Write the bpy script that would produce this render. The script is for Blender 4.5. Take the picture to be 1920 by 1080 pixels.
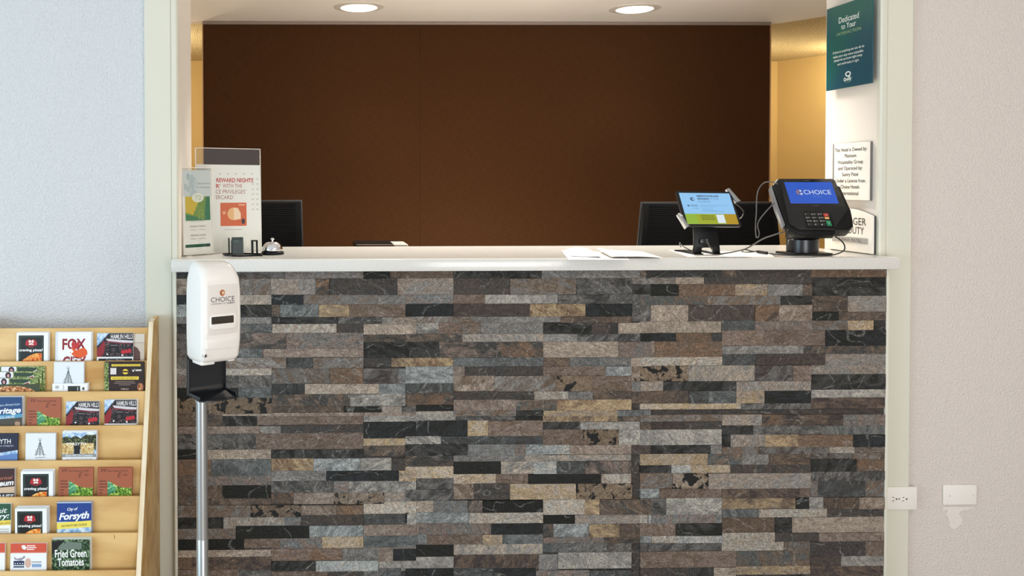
import bpy, bmesh, math, random
from mathutils import Vector, Matrix
random.seed(7)
for o in list(bpy.data.objects): bpy.data.objects.remove(o)
sc = bpy.context.scene
COL = sc.collection

# ---------------------------------------------------------------- camera
F_PX, PX, PY = 1700.0, 625.06, 376.56
YAW, PITCH, ROLL = 0.0203, 0.0186, -0.0020
CAM = Vector((0.0, -3.08, 1.3613))
cyw, syw, cp, sp = math.cos(YAW), math.sin(YAW), math.cos(PITCH), math.sin(PITCH)
FWD = Vector((syw*cp, cyw*cp, -sp)); RT0 = Vector((cyw, -syw, 0)); UP0 = RT0.cross(FWD)
RT = RT0*math.cos(ROLL) + UP0*math.sin(ROLL); UP = UP0*math.cos(ROLL) - RT0*math.sin(ROLL)
cam = bpy.data.objects.new('camera', bpy.data.cameras.new('camera')); COL.objects.link(cam)
M = Matrix((RT, UP, -FWD)).transposed().to_4x4(); M.translation = CAM; cam.matrix_world = M
cam.data.sensor_fit = 'HORIZONTAL'; cam.data.sensor_width = 36.0; cam.data.lens = F_PX/1920*36
cam.data.shift_x = (960-PX)/1920; cam.data.shift_y = (PY-540)/1920
cam.data.clip_start = 0.05
sc.camera = cam

# ---------------------------------------------------------------- view, world, daylight
sc.view_settings.view_transform = 'Standard'; sc.view_settings.look = 'None'
sc.view_settings.exposure = 0.0; sc.view_settings.gamma = 1.0; sc.view_settings.use_curve_mapping = False
w = bpy.data.worlds.new('world'); sc.world = w; w.use_nodes = True
bg = w.node_tree.nodes['Background']; bg.inputs[0].default_value = (0.90, 0.95, 1.0, 1); bg.inputs[1].default_value = 0.66

def area(name, loc, target, sx, sy, power, col, spread=180):
    l = bpy.data.lights.new(name, 'AREA'); l.shape = 'RECTANGLE'; l.size = sx; l.size_y = sy
    l.energy = power; l.color = col; l.spread = math.radians(spread)
    o = bpy.data.objects.new(name, l); COL.objects.link(o); o.location = loc
    o.rotation_euler = (Vector(target)-Vector(loc)).to_track_quat('-Z', 'Y').to_euler()
    return o
area('window_daylight', (-3.5, -2.9, 0.95), (0.1, -0.2, 0.75), 2.4, 1.6, 84, (0.62, 0.84, 1.0))
area('low_front_fill', (1.3, -4.6, 0.8), (1.4, 0, 0.4), 1.7, 1.5, 66, (0.97, 0.97, 1.0))  # unseen fill added behind the camera to brighten the low right side
area('lobby_lamp_light', (1.6, -2.2, 2.55), (1.5, -0.6, 0.0), 1.6, 1.2, 13, (1.0, 0.87, 0.72))

# ---------------------------------------------------------------- pixel <-> place
def ray(x, y): return FWD + RT*((x-PX)/F_PX) - UP*((y-PY)/F_PX)
def hit(x, y, P, N):
    d = ray(x, y); N = Vector(N); return CAM + d*((Vector(P)-CAM).dot(N)/d.dot(N))
def at(x, y, Y): return hit(x, y, (0, Y, 0), (0, 1, 0))
def atz(x, y, Z): return hit(x, y, (0, 0, Z), (0, 0, 1))
def frame(o, u, v):
    u = Vector(u).normalized(); v = Vector(v).normalized(); n = u.cross(v)
    m = Matrix((u, v, n)).transposed().to_4x4(); m.translation = Vector(o); return m
def tilt(o, al, be, ro=0):                    # a face turned al about z, leaning back be
    al, be, ro = map(math.radians, (al, be, ro))
    u = Vector((math.cos(al), math.sin(al), 0)); b = Vector((-math.sin(al), math.cos(al), 0))
    v = Vector((0, 0, math.cos(be))) + b*math.sin(be)
    return frame(o, u*math.cos(ro)+v*math.sin(ro), v*math.cos(ro)-u*math.sin(ro))
def on(m, x, y, off=0):                       # local (x, y) on the face of frame m seen at a pixel
    n = m.col[2].xyz; p = hit(x, y, m.translation + n*off, n); q = m.inverted() @ p; return (q.x, q.y)

# ---------------------------------------------------------------- materials
FZ = -.05                                       # floor level
def lin(c): return tuple(((v/255)/12.92 if v/255 <= .04045 else ((v/255+.055)/1.055)**2.4) for v in c)
MATS = {}
def mat(name, rgb, rough=.5, metal=0.0, bump=None, var=None, spec=.5, emit=0, coat=0):
    if name in MATS: return MATS[name]
    m = bpy.data.materials.new(name); m.use_nodes = True; MATS[name] = m
    nt = m.node_tree; b = nt.nodes['Principled BSDF']
    c = (*lin(rgb), 1)
    b.inputs['Base Color'].default_value = c; b.inputs['Roughness'].default_value = rough
    b.inputs['Metallic'].default_value = metal; b.inputs['Specular IOR Level'].default_value = spec
    b.inputs['Coat Weight'].default_value = coat
    if emit:
        b.inputs['Emission Color'].default_value = c; b.inputs['Emission Strength'].default_value = emit
    tc = nt.nodes.new('ShaderNodeTexCoord')
    if var:                                    # (scale xyz, rgb2, lo, hi)
        mp = nt.nodes.new('ShaderNodeMapping'); mp.inputs['Scale'].default_value = var[0]
        n = nt.nodes.new('ShaderNodeTexNoise'); n.inputs['Scale'].default_value = 1; n.inputs['Detail'].default_value = 5
        r = nt.nodes.new('ShaderNodeMapRange'); r.inputs['From Min'].default_value = var[2]; r.inputs['From Max'].default_value = var[3]
        mx = nt.nodes.new('ShaderNodeMix'); mx.data_type = 'RGBA'
        mx.inputs['A'].default_value = c; mx.inputs['B'].default_value = (*lin(var[1]), 1)
        nt.links.new(tc.outputs['Object'], mp.inputs['Vector']); nt.links.new(mp.outputs[0], n.inputs['Vector'])
        nt.links.new(n.outputs['Fac'], r.inputs['Value']); nt.links.new(r.outputs[0], mx.inputs['Factor'])
        nt.links.new(mx.outputs['Result'], b.inputs['Base Color'])
    if bump:                                   # (scale, strength, distance, detail)
        n = nt.nodes.new('ShaderNodeTexNoise'); n.inputs['Scale'].default_value = bump[0]; n.inputs['Detail'].default_value = bump[3]
        bp = nt.nodes.new('ShaderNodeBump'); bp.inputs['Strength'].default_value = bump[1]; bp.inputs['Distance'].default_value = bump[2]
        nt.links.new(tc.outputs['Object'], n.inputs['Vector']); nt.links.new(n.outputs['Fac'], bp.inputs['Height'])
        nt.links.new(bp.outputs[0], b.inputs['Normal'])
    return m
def pm(r, g, b, rough=.45):                    # printed ink or paper of one colour
    return mat('ink_%d_%d_%d' % (r, g, b), (r, g, b), rough)
def glow(r, g, b, s=1.0):                      # lit screen pixels
    k = 'screen_%d_%d_%d' % (r, g, b)
    if k in MATS: return MATS[k]
    m = mat(k, (r, g, b), .3, emit=s)
    m.node_tree.nodes['Principled BSDF'].inputs['Base Color'].default_value = (0, 0, 0, 1)
    return m
def acrylic(name, tint=(1, 1, 1), gl=.028):
    m = bpy.data.materials.new(name); m.use_nodes = True; nt = m.node_tree; MATS[name] = m
    for n in list(nt.nodes): nt.nodes.remove(n)
    o = nt.nodes.new('ShaderNodeOutputMaterial'); t = nt.nodes.new('ShaderNodeBsdfTransparent'); t.inputs[0].default_value = (*tint, 1)
    g = nt.nodes.new('ShaderNodeBsdfGlossy'); g.inputs['Roughness'].default_value = .04
    f = nt.nodes.new('ShaderNodeFresnel'); f.inputs[0].default_value = 1.16
    a = nt.nodes.new('ShaderNodeMath'); a.operation = 'ADD'; a.inputs[1].default_value = gl
    x = nt.nodes.new('ShaderNodeMixShader')
    nt.links.new(f.outputs[0], a.inputs[0]); nt.links.new(a.outputs[0], x.inputs[0])
    nt.links.new(t.outputs[0], x.inputs[1]); nt.links.new(g.outputs[0], x.inputs[2]); nt.links.new(x.outputs[0], o.inputs[0])
    return m
CLEAR = acrylic('clear_acrylic', (.97, .98, .97))
CLEAR_EDGE = mat('acrylic_edge', (232, 226, 216), .2)
WALL = mat('wall_paint', (214, 215, 216), .75, bump=(165, .75, .008, 3))
WALLR = mat('wall_paint_warm', (216, 206, 198), .75, bump=(165, .6, .007, 3))
TRIM = mat('trim_paint', (218, 215, 199), .38)
JAMB = mat('jamb_paint', (228, 220, 210), .45)
SOFFIT = mat('soffit_paint', (246, 243, 240), .8)
YELLOW = mat('yellow_wall', (216, 188, 132), .75, bump=(60, .2, .004, 3))
POPCORN = mat('popcorn_ceiling', (246, 228, 180), .95, bump=(110, 1.0, .03, 2), var=((120, 120, 120), (188, 154, 102), .50, .60))
FLOOR = mat('floor_tile', (178, 170, 158), .4, var=((3, 3, 3), (186, 176, 164), .35, .65))
QUARTZ = mat('quartz', (222, 219, 212), .15, var=((470, 470, 470), (182, 178, 169), .54, .70))
BIRCH = mat('birch_ply', (224, 186, 122), .45, var=((3, 14, 11), (188, 140, 74), .40, .70))
BIRCH_EDGE = mat('birch_edge', (240, 224, 196), .5, var=((60, 8, 8), (228, 206, 168), .4, .6))
BLACK = mat('black_plastic', (9, 9, 10), .38, spec=.22)
SATIN = mat('satin_black', (22, 25, 29), .28)
WHITEP = mat('white_plastic', (238, 233, 226), .28, coat=.3)
WHITEP2 = mat('white_plastic_panel', (226, 219, 211), .38)
STEEL = mat('brushed_steel', (176, 178, 178), .3, metal=.85)
CHROME = mat('chrome', (225, 225, 228), .08, metal=1)
PLATE = mat('outlet_plastic', (238, 232, 224), .35)
PAPER = mat('paper', (255, 250, 244), .6)
DARK = mat('dark_slot', (14, 14, 14), .6)

def linen(name, a, b_):
    m = mat(name, a, .85, spec=.12); nt = m.node_tree; b = nt.nodes['Principled BSDF']
    tc = nt.nodes.new('ShaderNodeTexCoord'); outs = []
    for scl in ((30, 30, 900), (900, 900, 26)):
        mp = nt.nodes.new('ShaderNodeMapping'); mp.inputs['Scale'].default_value = scl
        n = nt.nodes.new('ShaderNodeTexNoise'); n.inputs['Scale'].default_value = 1; n.inputs['Detail'].default_value = 2
        nt.links.new(tc.outputs['Object'], mp.inputs[0]); nt.links.new(mp.outputs[0], n.inputs['Vector']); outs.append(n)
    ad = nt.nodes.new('ShaderNodeMath'); ad.operation = 'ADD'
    nt.links.new(outs[0].outputs['Fac'], ad.inputs[0]); nt.links.new(outs[1].outputs['Fac'], ad.inputs[1])
    r = nt.nodes.new('ShaderNodeMapRange'); r.inputs['From Min'].default_value = .7; r.inputs['From Max'].default_value = 1.3
    nt.links.new(ad.outputs[0], r.inputs['Value'])
    mx = nt.nodes.new('ShaderNodeMix'); mx.data_type = 'RGBA'; mx.inputs['A'].default_value = (*lin(a), 1); mx.inputs['B'].default_value = (*lin(b_), 1)
    nt.links.new(r.outputs[0], mx.inputs['Factor']); nt.links.new(mx.outputs['Result'], b.inputs['Base Color'])
    bp = nt.nodes.new('ShaderNodeBump'); bp.inputs['Strength'].default_value = .35; bp.inputs['Distance'].default_value = .001
    nt.links.new(ad.outputs[0], bp.inputs['Height']); nt.links.new(bp.outputs[0], b.inputs['Normal'])
    return m
BROWN = linen('brown_linen_wallcovering', (58, 33, 16), (80, 51, 26))

def photo(name, c1, c2, c3, scale, kind='noise'):     # printed picture of busy matter (food, leaves, stones)
    m = mat(name, c1, .4); nt = m.node_tree; b = nt.nodes['Principled BSDF']
    tc = nt.nodes.new('ShaderNodeTexCoord')
    n = nt.nodes.new('ShaderNodeTexVoronoi' if kind == 'vor' else 'ShaderNodeTexNoise'); n.inputs['Scale'].default_value = scale
    nt.links.new(tc.outputs['Object'], n.inputs['Vector'])
    r = nt.nodes.new('ShaderNodeValToRGB'); e = r.color_ramp.elements
    e[0].color = (*lin(c1), 1); e[1].color = (*lin(c3), 1); lo, hi = ((.1, .8) if kind == 'vor' else (.36, .66))
    e[0].position = lo; e[1].position = hi; x = e.new((lo+hi)/2); x.color = (*lin(c2), 1)
    nt.links.new(n.outputs['Distance' if kind == 'vor' else 'Fac'], r.inputs[0]); nt.links.new(r.outputs[0], b.inputs['Base Color'])
    return m
PIZZA = photo('pizza_picture', (206, 74, 22), (236, 148, 52), (250, 214, 130), 130)
GREENS = photo('fern_picture', (30, 62, 20), (110, 160, 40), (214, 226, 120), 150)
TEAL = photo('hillside_picture', (34, 92, 70), (72, 150, 104), (150, 206, 150), 150)
FOOD = photo('meal_picture', (84, 48, 30), (190, 120, 60), (240, 214, 170), 110)
STONES = photo('stone_wall_picture', (176, 140, 78), (214, 184, 122), (240, 226, 180), 190)
TREES = photo('treeline_picture', (16, 20, 14), (54, 60, 34), (130, 140, 90), 170)
TRAIN = photo('engine_picture', (8, 7, 9), (22, 18, 22), (120, 96, 100), 230)
FERN = photo('tomato_leaf_picture', (10, 22, 16), (40, 74, 44), (132, 158, 120), 120)
SKYP = photo('sky_picture', (118, 160, 206), (186, 210, 230), (236, 242, 246), 60)
GRASS = photo('grass_card_picture', (52, 74, 34), (120, 140, 70), (206, 206, 150), 200)

# ---------------------------------------------------------------- mesh building
_txt = {}
def glyphs(s, bold, shear):
    k = (s, bold, shear)
    if k not in _txt:
        c = bpy.data.curves.new('t', 'FONT'); c.body = s; c.size = 1; c.resolution_u = 3; c.offset = bold; c.shear = shear
        o = bpy.data.objects.new('t', c); me = bpy.data.meshes.new_from_object(o)
        _txt[k] = ([(v.co.x, v.co.y) for v in me.vertices], [tuple(p.vertices) for p in me.polygons])
        bpy.data.objects.remove(o); bpy.data.curves.remove(c); bpy.data.meshes.remove(me)
    return _txt[k]
CAPH = max(y for x, y in glyphs('H', 0, 0)[0])

class MB:
    def __init__(s, m=None): s.v = []; s.f = []; s.fm = []; s.mats = []; s.m = m or Matrix(); s.flip = False; s.attr = {}
    def mi(s, m):
        if m not in s.mats: s.mats.append(m)
        return s.mats.index(m)
    def add(s, vs, fs, m):
        b = len(s.v); s.v += [s.m @ Vector(p) for p in vs]; k = s.mi(m)
        for f in fs: s.f.append([i+b for i in f]); s.fm.append(k)
        return s
    def box(s, x0, y0, z0, x1, y1, z1, m, bev=0, seg=2):
        bm = bmesh.new(); bmesh.ops.create_cube(bm, size=1)
        for v in bm.verts: v.co = Vector(((x0+x1)/2+v.co.x*(x1-x0), (y0+y1)/2+v.co.y*(y1-y0), (z0+z1)/2+v.co.z*(z1-z0)))
        if bev: bmesh.ops.bevel(bm, geom=bm.edges[:], offset=bev, segments=seg, affect='EDGES', profile=.5)
        s.bm(bm, m); return s
    def bm(s, bm, m):
        bm.verts.index_update(); s.add([v.co.copy() for v in bm.verts], [[v.index for v in f.verts] for f in bm.faces], m); bm.free()
    def prism(s, pts, z0, z1, m, bev=0, seg=2):
        bm = bmesh.new(); vs = [bm.verts.new((x, y, z0)) for x, y in pts]; f = bm.faces.new(vs)
        r = bmesh.ops.extrude_face_region(bm, geom=[f])
        for e in r['geom']:
            if isinstance(e, bmesh.types.BMVert): e.co.z = z1
        bmesh.ops.recalc_face_normals(bm, faces=bm.faces[:])
        if bev: bmesh.ops.bevel(bm, geom=bm.edges[:], offset=bev, segments=seg, affect='EDGES', profile=.5)
        s.bm(bm, m); return s
    def poly(s, pts, m, z=0): return s.add([(x, y, z) for x, y in pts], [list(range(len(pts)))], m)
    def rect(s, x0, y0, x1, y1, m, z=0): return s.poly([(x0, y0), (x1, y0), (x1, y1), (x0, y1)], m, z)
    def oval(s, cx, cy, rx, ry, m, z=0, n=24, a0=0, a1=360):
        p = [(cx+rx*math.cos(math.radians(a0+(a1-a0)*i/n)), cy+ry*math.sin(math.radians(a0+(a1-a0)*i/n))) for i in range(n if a1-a0 == 360 else n+1)]
        return s.poly(p, m, z)
    def text(s, t, x, y, cap, m, z=0, width=None, bold=0, shear=0, al='L', rot=0):
        vs, fs = glyphs(t, bold, shear)
        x0 = min(a for a, b in vs); x1 = max(a for a, b in vs)
        sy = cap/CAPH; sx = (width/(x1-x0)) if width else sy
        dx = {'L': 0, 'C': -(x1-x0)/2, 'R': -(x1-x0)}[al]; g = -1 if s.flip else 1; ca, sa = math.cos(rot), math.sin(rot)
        out = []
        for a, b in vs:
            p, q = (a-x0+dx)*sx, b*sy*g; out.append((x+p*ca-q*sa, y+p*sa+q*ca, z))
        return s.add(out, fs, m)
    def tube(s, pts, r, m, n=8, smooth=4):
        P = [Vector(p) for p in pts]
        if smooth and len(P) > 2:
            Q = []
            for i in range(len(P)-1):
                a, b, c, d = P[max(i-1, 0)], P[i], P[i+1], P[min(i+2, len(P)-1)]
                for k in range(smooth):
                    t = k/smooth; Q.append(.5*((2*b)+(c-a)*t+(2*a-5*b+4*c-d)*t*t+(3*b-a-3*c+d)*t**3))
            P = Q+[P[-1]]
        vs = []; fs = []; nrm = None
        for i, p in enumerate(P):
            t = (P[min(i+1, len(P)-1)]-P[max(i-1, 0)]).normalized()
            if nrm is None: nrm = t.orthogonal().normalized()
            nrm = (nrm - t*nrm.dot(t)).normalized(); bn = t.cross(nrm)
            rr = r[i] if isinstance(r, list) else r
            for k in range(n): a = 2*math.pi*k/n; vs.append(p+nrm*math.cos(a)*rr+bn*math.sin(a)*rr)
        for i in range(len(P)-1):
            for k in range(n): fs.append([i*n+k, i*n+(k+1) % n, (i+1)*n+(k+1) % n, (i+1)*n+k])
        fs += [list(range(n))[::-1], [(len(P)-1)*n+k for k in range(n)]]
        return s.add(vs, fs, m)
    def lathe(s, prof, m, c=(0, 0, 0), n=36):
        vs = []; fs = []
        for r, z in prof:
            for k in range(n): a = 2*math.pi*k/n; vs.append((c[0]+max(r, 1e-5)*math.cos(a), c[1]+max(r, 1e-5)*math.sin(a), c[2]+z))
        for i in range(len(prof)-1):
            for k in range(n): fs.append([i*n+k, i*n+(k+1) % n, (i+1)*n+(k+1) % n, (i+1)*n+k])
        fs += [list(range(n)), [(len(prof)-1)*n+k for k in range(n)]]
        return s.add(vs, fs, m)
    def loft(s, secs, m):
        n = len(secs[0]); vs = [p for q in secs for p in q]; fs = []
        for i in range(len(secs)-1):
            for k in range(n): fs.append([i*n+k, i*n+(k+1) % n, (i+1)*n+(k+1) % n, (i+1)*n+k])
        fs += [list(range(n))[::-1], [(len(secs)-1)*n+k for k in range(n)]]
        return s.add(vs, fs, m)
    def grid(s, fn, nu, nv, m, th=.0004):     # a thin curved sheet
        vs = []; fs = []
        for sgn in (0, 1):
            for j in range(nv+1):
                for i in range(nu+1): p = Vector(fn(i/nu, j/nv)); p.z += th*sgn; vs.append(p)
        o = (nu+1)*(nv+1); I = lambda i, j: j*(nu+1)+i
        for j in range(nv):
            for i in range(nu):
                q = [I(i, j), I(i+1, j), I(i+1, j+1), I(i, j+1)]; fs.append(q[::-1]); fs.append([a+o for a in q])
        ed = [I(i, 0) for i in range(nu+1)]+[I(nu, j) for j in range(1, nv+1)]+[I(i, nv) for i in range(nu-1, -1, -1)]+[I(0, j) for j in range(nv-1, 0, -1)]
        for a, b in zip(ed, ed[1:]+ed[:1]): fs.append([a, b, b+o, a+o])
        return s.add(vs, fs, m)
    def build(s, name, parent=None, org=None, smooth=True):
        if org is None: org = Vector(parent['org']) if parent is not None else Vector()
        org = Vector(org)
        me = bpy.data.meshes.new(name); me.from_pydata([p-org for p in s.v], [], s.f)
        for m in s.mats: me.materials.append(m)
        me.polygons.foreach_set('material_index', s.fm)
        bm = bmesh.new(); bm.from_mesh(me); bmesh.ops.recalc_face_normals(bm, faces=bm.faces[:]); bm.to_mesh(me); bm.free()
        if smooth:
            me.shade_smooth(); me.set_sharp_from_angle(angle=math.radians(38))
        o = bpy.data.objects.new(name, me); COL.objects.link(o)
        if parent is not None: o.parent = parent
        else: o.location = org
        o['org'] = list(org)
        return o

def tag(o, label, cat, group=None):
    o['label'] = label; o['category'] = cat
    if group: o['group'] = group
    return o
def thing(name, loc, label, cat, group=None):
    o = bpy.data.objects.new(name, None); COL.objects.link(o); o.location = loc; o.empty_display_size = .05; o['org'] = list(loc)
    return tag(o, label, cat, group)
def struct(name, mb, org=(0, 0, 0)):
    o = mb.build(name, None, org); o['kind'] = 'structure'; return o
def rr(x0, y0, x1, y1, r, n=5):               # rounded rectangle outline
    out = []
    for cx, cy, a in ((x1-r, y1-r, 0), (x0+r, y1-r, 90), (x0+r, y0+r, 180), (x1-r, y0+r, 270)):
        for i in range(n+1): t = math.radians(a+90*i/n); out.append((cx+r*math.cos(t), cy+r*math.sin(t)))
    return out

# ---------------------------------------------------------------- room shell
XL, XR, XCL, XCR, XPL, XPR = -.470, 1.972, -.5842, 2.0868, -.6445, 2.6693
ZS = 2.305; ZW = 2.75
struct('floor', MB().box(-4.2, -5.2, FZ-.08, 6.2, 4.75, FZ, FLOOR))
struct('wall_left', MB().box(-4.2, .065, FZ, XL-.025, .37, ZW, WALL))
struct('wall_right', MB().box(XR+.025, .065, FZ, 6.2, .37, ZW, WALLR))
struct('wall_light_block', MB().box(4.6, -5.2, FZ, 4.75, .065, ZW, WALLR))  # unseen wall added to cut ambient light from the right
struct('wall_header', MB().box(XL-.025, .065, ZS+.02, XR+.025, .37, ZW, WALL))
struct('ceiling', MB().box(-4.2, -4.2, ZW, 6.2, .37, ZW+.08, SOFFIT))
def casing(sgn, xo, xi):                       # flat board with a groove and a rounded bead at the opening
    d = abs(xi-xo); prof = [(0, .066), (0, .049), (.004, .045), (d-.026, .045), (d-.024, .0485), (d-.021, .045), (d-.006, .0445), (d, .050), (d, .066)]
    mb = MB(); pts = [(xo+sgn*a, b) for a, b in prof]; mb.prism(pts, FZ, ZW-.3, TRIM); return mb
struct('trim_1', casing(1, XCL, XL+.001)); struct('trim_2', casing(-1, XCR, XR-.001))
struct('trim_3', MB().box(XL-.025, .066, FZ, XL, .386, ZS, JAMB)); struct('trim_4', MB().box(XR, .066, FZ, XR+.025, .386, ZS, JAMB))
# soffit with the recessed lamps, partition with brown wallcovering, rear office
struct('ceiling', MB().prism([(-2.0, .372), (3.92, .372), (2.72, 2.29), (-2.0, 2.29)], ZS, ZS+.095, SOFFIT))
struct('ceiling', MB().box(-2.0, .372, 2.40, 5.0, 4.62, 2.46, POPCORN))
seam = at(787, 300, 2.2).x
struct('wall_middle', MB().box(XPL, 2.2, FZ, seam-.0006, 2.27, 2.285, BROWN).box(seam+.0006, 2.2, FZ, XPR, 2.27, 2.285, BROWN).box(seam-.01, 2.204, FZ, seam+.01, 2.26, 2.28, DARK))
struct('trim_5', MB().box(XPL-.004, 2.192, 2.286, XPR+.004, 2.275, 2.304, mat('rail_paint', (150, 134, 124), .5), .002))
BEAD = mat('corner_bead', (196, 150, 108), .5)
struct('trim_6', MB().box(XPL-.006, 2.196, FZ, XPL-.0005, 2.272, 2.285, BEAD)); struct('trim_7', MB().box(XPR+.0005, 2.196, FZ, XPR+.006, 2.272, 2.285, BEAD))
cor = at(1458, 114, 4.6)
struct('wall_rear', MB().box(-2.0, 4.6, FZ, cor.x+.02, 4.7, 2.40, YELLOW))
dv = Vector((.5, -1, 0)).normalized(); L = 1.9; p0 = Vector((cor.x, 4.6, 0)); p1 = p0+dv*L; off = Vector((.1, .05, 0))
struct('wall_corner', MB().prism([(p0.x, p0.y), (p1.x, p1.y), (p1.x+.09, p1.y+.045), (p0.x+.09, p0.y+.045)], FZ, 2.40, YELLOW))
struct('wall_side', MB().box(p1.x, .37, FZ, p1.x+.1, p1.y+.04, 2.40, YELLOW)); struct('wall_end', MB().box(-2.1, .37, FZ, -2.0, 4.7, 2.40, YELLOW))

# recessed ceiling lamps
EM = mat('lamp_lens', (255, 246, 230), .4, emit=3.2)
def spot(c, e, ang):
    l = bpy.data.lights.new('ceiling_spot', 'SPOT'); l.energy = e; l.color = (1, .945, .86); l.spot_size = math.radians(ang); l.spot_blend = .7; l.shadow_soft_size = .09
    o = bpy.data.objects.new('ceiling_spot', l); COL.objects.link(o); o.location = (c.x, c.y, ZS-.03)
for x in (.28, 1.62): spot(Vector((x, .85, 0)), 140, 120)    # unseen spots added above the frame to light countertop and jambs
for i, (px, py, lab) in enumerate(((673, 13, 'round recessed ceiling lamp in the soffit, left of the pair'), (1190, 16, 'round recessed ceiling lamp in the soffit, right of the pair'))):
    c = atz(px, py, ZS)
    t = thing('ceiling_light', c, lab, 'ceiling light', 'recessed lamps in the soffit')
    MB(Matrix.Translation(c)).lathe([(.098, -.006), (.1, -.006), (.135, -.003), (.136, 0)], mat('lamp_trim', (225, 220, 212), .4)).build('trim_ring', t)
    MB(Matrix.Translation(c)).lathe([(.0, -.016), (.06, -.0145), (.085, -.011), (.098, -.006), (.098, -.001)], EM).build('lens', t)
    spot(c, 7, 112)
def bulb(name, loc, e, col, r=.12):
    l = bpy.data.lights.new(name, 'POINT'); l.energy = e; l.color = col; l.shadow_soft_size = r
    o = bpy.data.objects.new(name, l); COL.objects.link(o); o.location = loc
bulb('office_lamp_right', (4.10, 3.65, 2.21), 16, (1, .86, .58), .06); bulb('office_ceiling_glow', (3.2, 3.85, 2.0), 11, (1, .87, .62), .08); bulb('desk_level_fill', (.85, 1.36, .98), 21, (1, .93, .82), .10); bulb('office_lamp_left', (-1.3, 3.3, 2.0), 33, (1, .86, .62))  # desk-level bulb is an added fill for soffit and panel; no lamp stands there

# ---------------------------------------------------------------- reception counter
def stone_mat():
    m = bpy.data.materials.new('ledger_stone'); m.use_nodes = True; nt = m.node_tree; N = nt.nodes; Lk = nt.links.new; b = N['Principled BSDF']
    b.inputs['Roughness'].default_value = .62; b.inputs['Specular IOR Level'].default_value = .35
    tc = N.new('ShaderNodeTexCoord'); ca = N.new('ShaderNodeAttribute'); ca.attribute_name = 'tone'; pa = N.new('ShaderNodeAttribute'); pa.attribute_name = 'look'
    sep = N.new('ShaderNodeSeparateColor'); Lk(pa.outputs['Color'], sep.inputs[0])
    def math_(op, a, bb):
        n = N.new('ShaderNodeMath'); n.operation = op
        for i, x in enumerate((a, bb)):
            if isinstance(x, (int, float)): n.inputs[i].default_value = x
            else: Lk(x, n.inputs[i])
        return n.outputs[0]
    def rng(x, a, bb, c=0, d=1):
        n = N.new('ShaderNodeMapRange'); Lk(x, n.inputs[0])
        for i, v in zip((1, 2, 3, 4), (a, bb, c, d)): n.inputs[i].default_value = v
        return n.outputs[0]
    offv = N.new('ShaderNodeCombineXYZ'); Lk(math_('MULTIPLY', sep.outputs[0], 37.), offv.inputs[0]); Lk(math_('MULTIPLY', sep.outputs[0], 91.), offv.inputs[2])
    ad = N.new('ShaderNodeVectorMath'); ad.operation = 'ADD'; Lk(tc.outputs['Object'], ad.inputs[0]); Lk(offv.outputs[0], ad.inputs[1])
    rot = N.new('ShaderNodeVectorRotate'); rot.rotation_type = 'Y_AXIS'; Lk(ad.outputs[0], rot.inputs['Vector']); Lk(math_('MULTIPLY', math_('SUBTRACT', sep.outputs[2], .5), 2.2), rot.inputs['Angle'])
    def noise(scl, sc_, det, vec, dist=0):
        mp = N.new('ShaderNodeMapping'); mp.inputs['Scale'].default_value = scl; Lk(vec, mp.inputs[0])
        n = N.new('ShaderNodeTexNoise'); n.inputs['Scale'].default_value = sc_; n.inputs['Detail'].default_value = det; n.inputs['Roughness'].default_value = .62; n.inputs['Distortion'].default_value = dist
        Lk(mp.outputs[0], n.inputs['Vector']); return n.outputs['Fac']
    n1 = noise((1, 1, 2.2), 12, 8, rot.outputs[0], 1.2)        # broad mottling
    n2 = noise((1, 1, 1.7), 75, 8, rot.outputs[0], .9)        # grain
    n3 = noise((1, 1, 1), 300, 3, tc.outputs['Object'])       # pits
    def mix(a, bb, f, bt='MIX'):
        n = N.new('ShaderNodeMix'); n.data_type = 'RGBA'; n.blend_type = bt
        for s_, x in ((n.inputs['A'], a), (n.inputs['B'], bb), (n.inputs['Factor'], f)):
            if isinstance(x, tuple): s_.default_value = x
            elif isinstance(x, (int, float)): s_.default_value = x
            else: Lk(x, s_)
        return n.outputs['Result']
    ca2 = N.new('ShaderNodeAttribute'); ca2.attribute_name = 'tone2'
    c = mix(ca.outputs['Color'], ca2.outputs['Color'], rng(n1, .41, .60))
    g = N.new('ShaderNodeHueSaturation'); Lk(c, g.inputs['Color']); Lk(rng(n2, .3, .7, .55, 1.50), g.inputs['Value']); c = g.outputs[0]
    g = N.new('ShaderNodeHueSaturation'); Lk(c, g.inputs['Color']); Lk(rng(n3, .34, .66, .58, 1.45), g.inputs['Value']); c = g.outputs[0]
    vein = math_('SUBTRACT', 1, rng(math_('ABSOLUTE', math_('SUBTRACT', noise((1, 1, 1.3), 6.5, 1.5, rot.outputs[0], .25), .5), 0), 0, .010))
    c = mix(c, (.42, .40, .36, 1), math_('MULTIPLY', vein, rng(n2, .4, .6, 0, .5)))
    blot = math_('MULTIPLY', rng(noise((1, 1, 1), 30, 3, ad.outputs[0], .4), .52, .56), rng(sep.outputs[1], .4, .6))
    c = mix(c, (.012, .012, .012, 1), blot)
    Lk(c, b.inputs['Base Color'])
    bp = N.new('ShaderNodeBump'); bp.inputs['Strength'].default_value = 1.0; bp.inputs['Distance'].default_value = .008; Lk(math_('ADD', n1, math_('MULTIPLY', n2, .8)), bp.inputs['Height']); Lk(bp.outputs[0], b.inputs['Normal'])
    return m
STONE = stone_mat()
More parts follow.
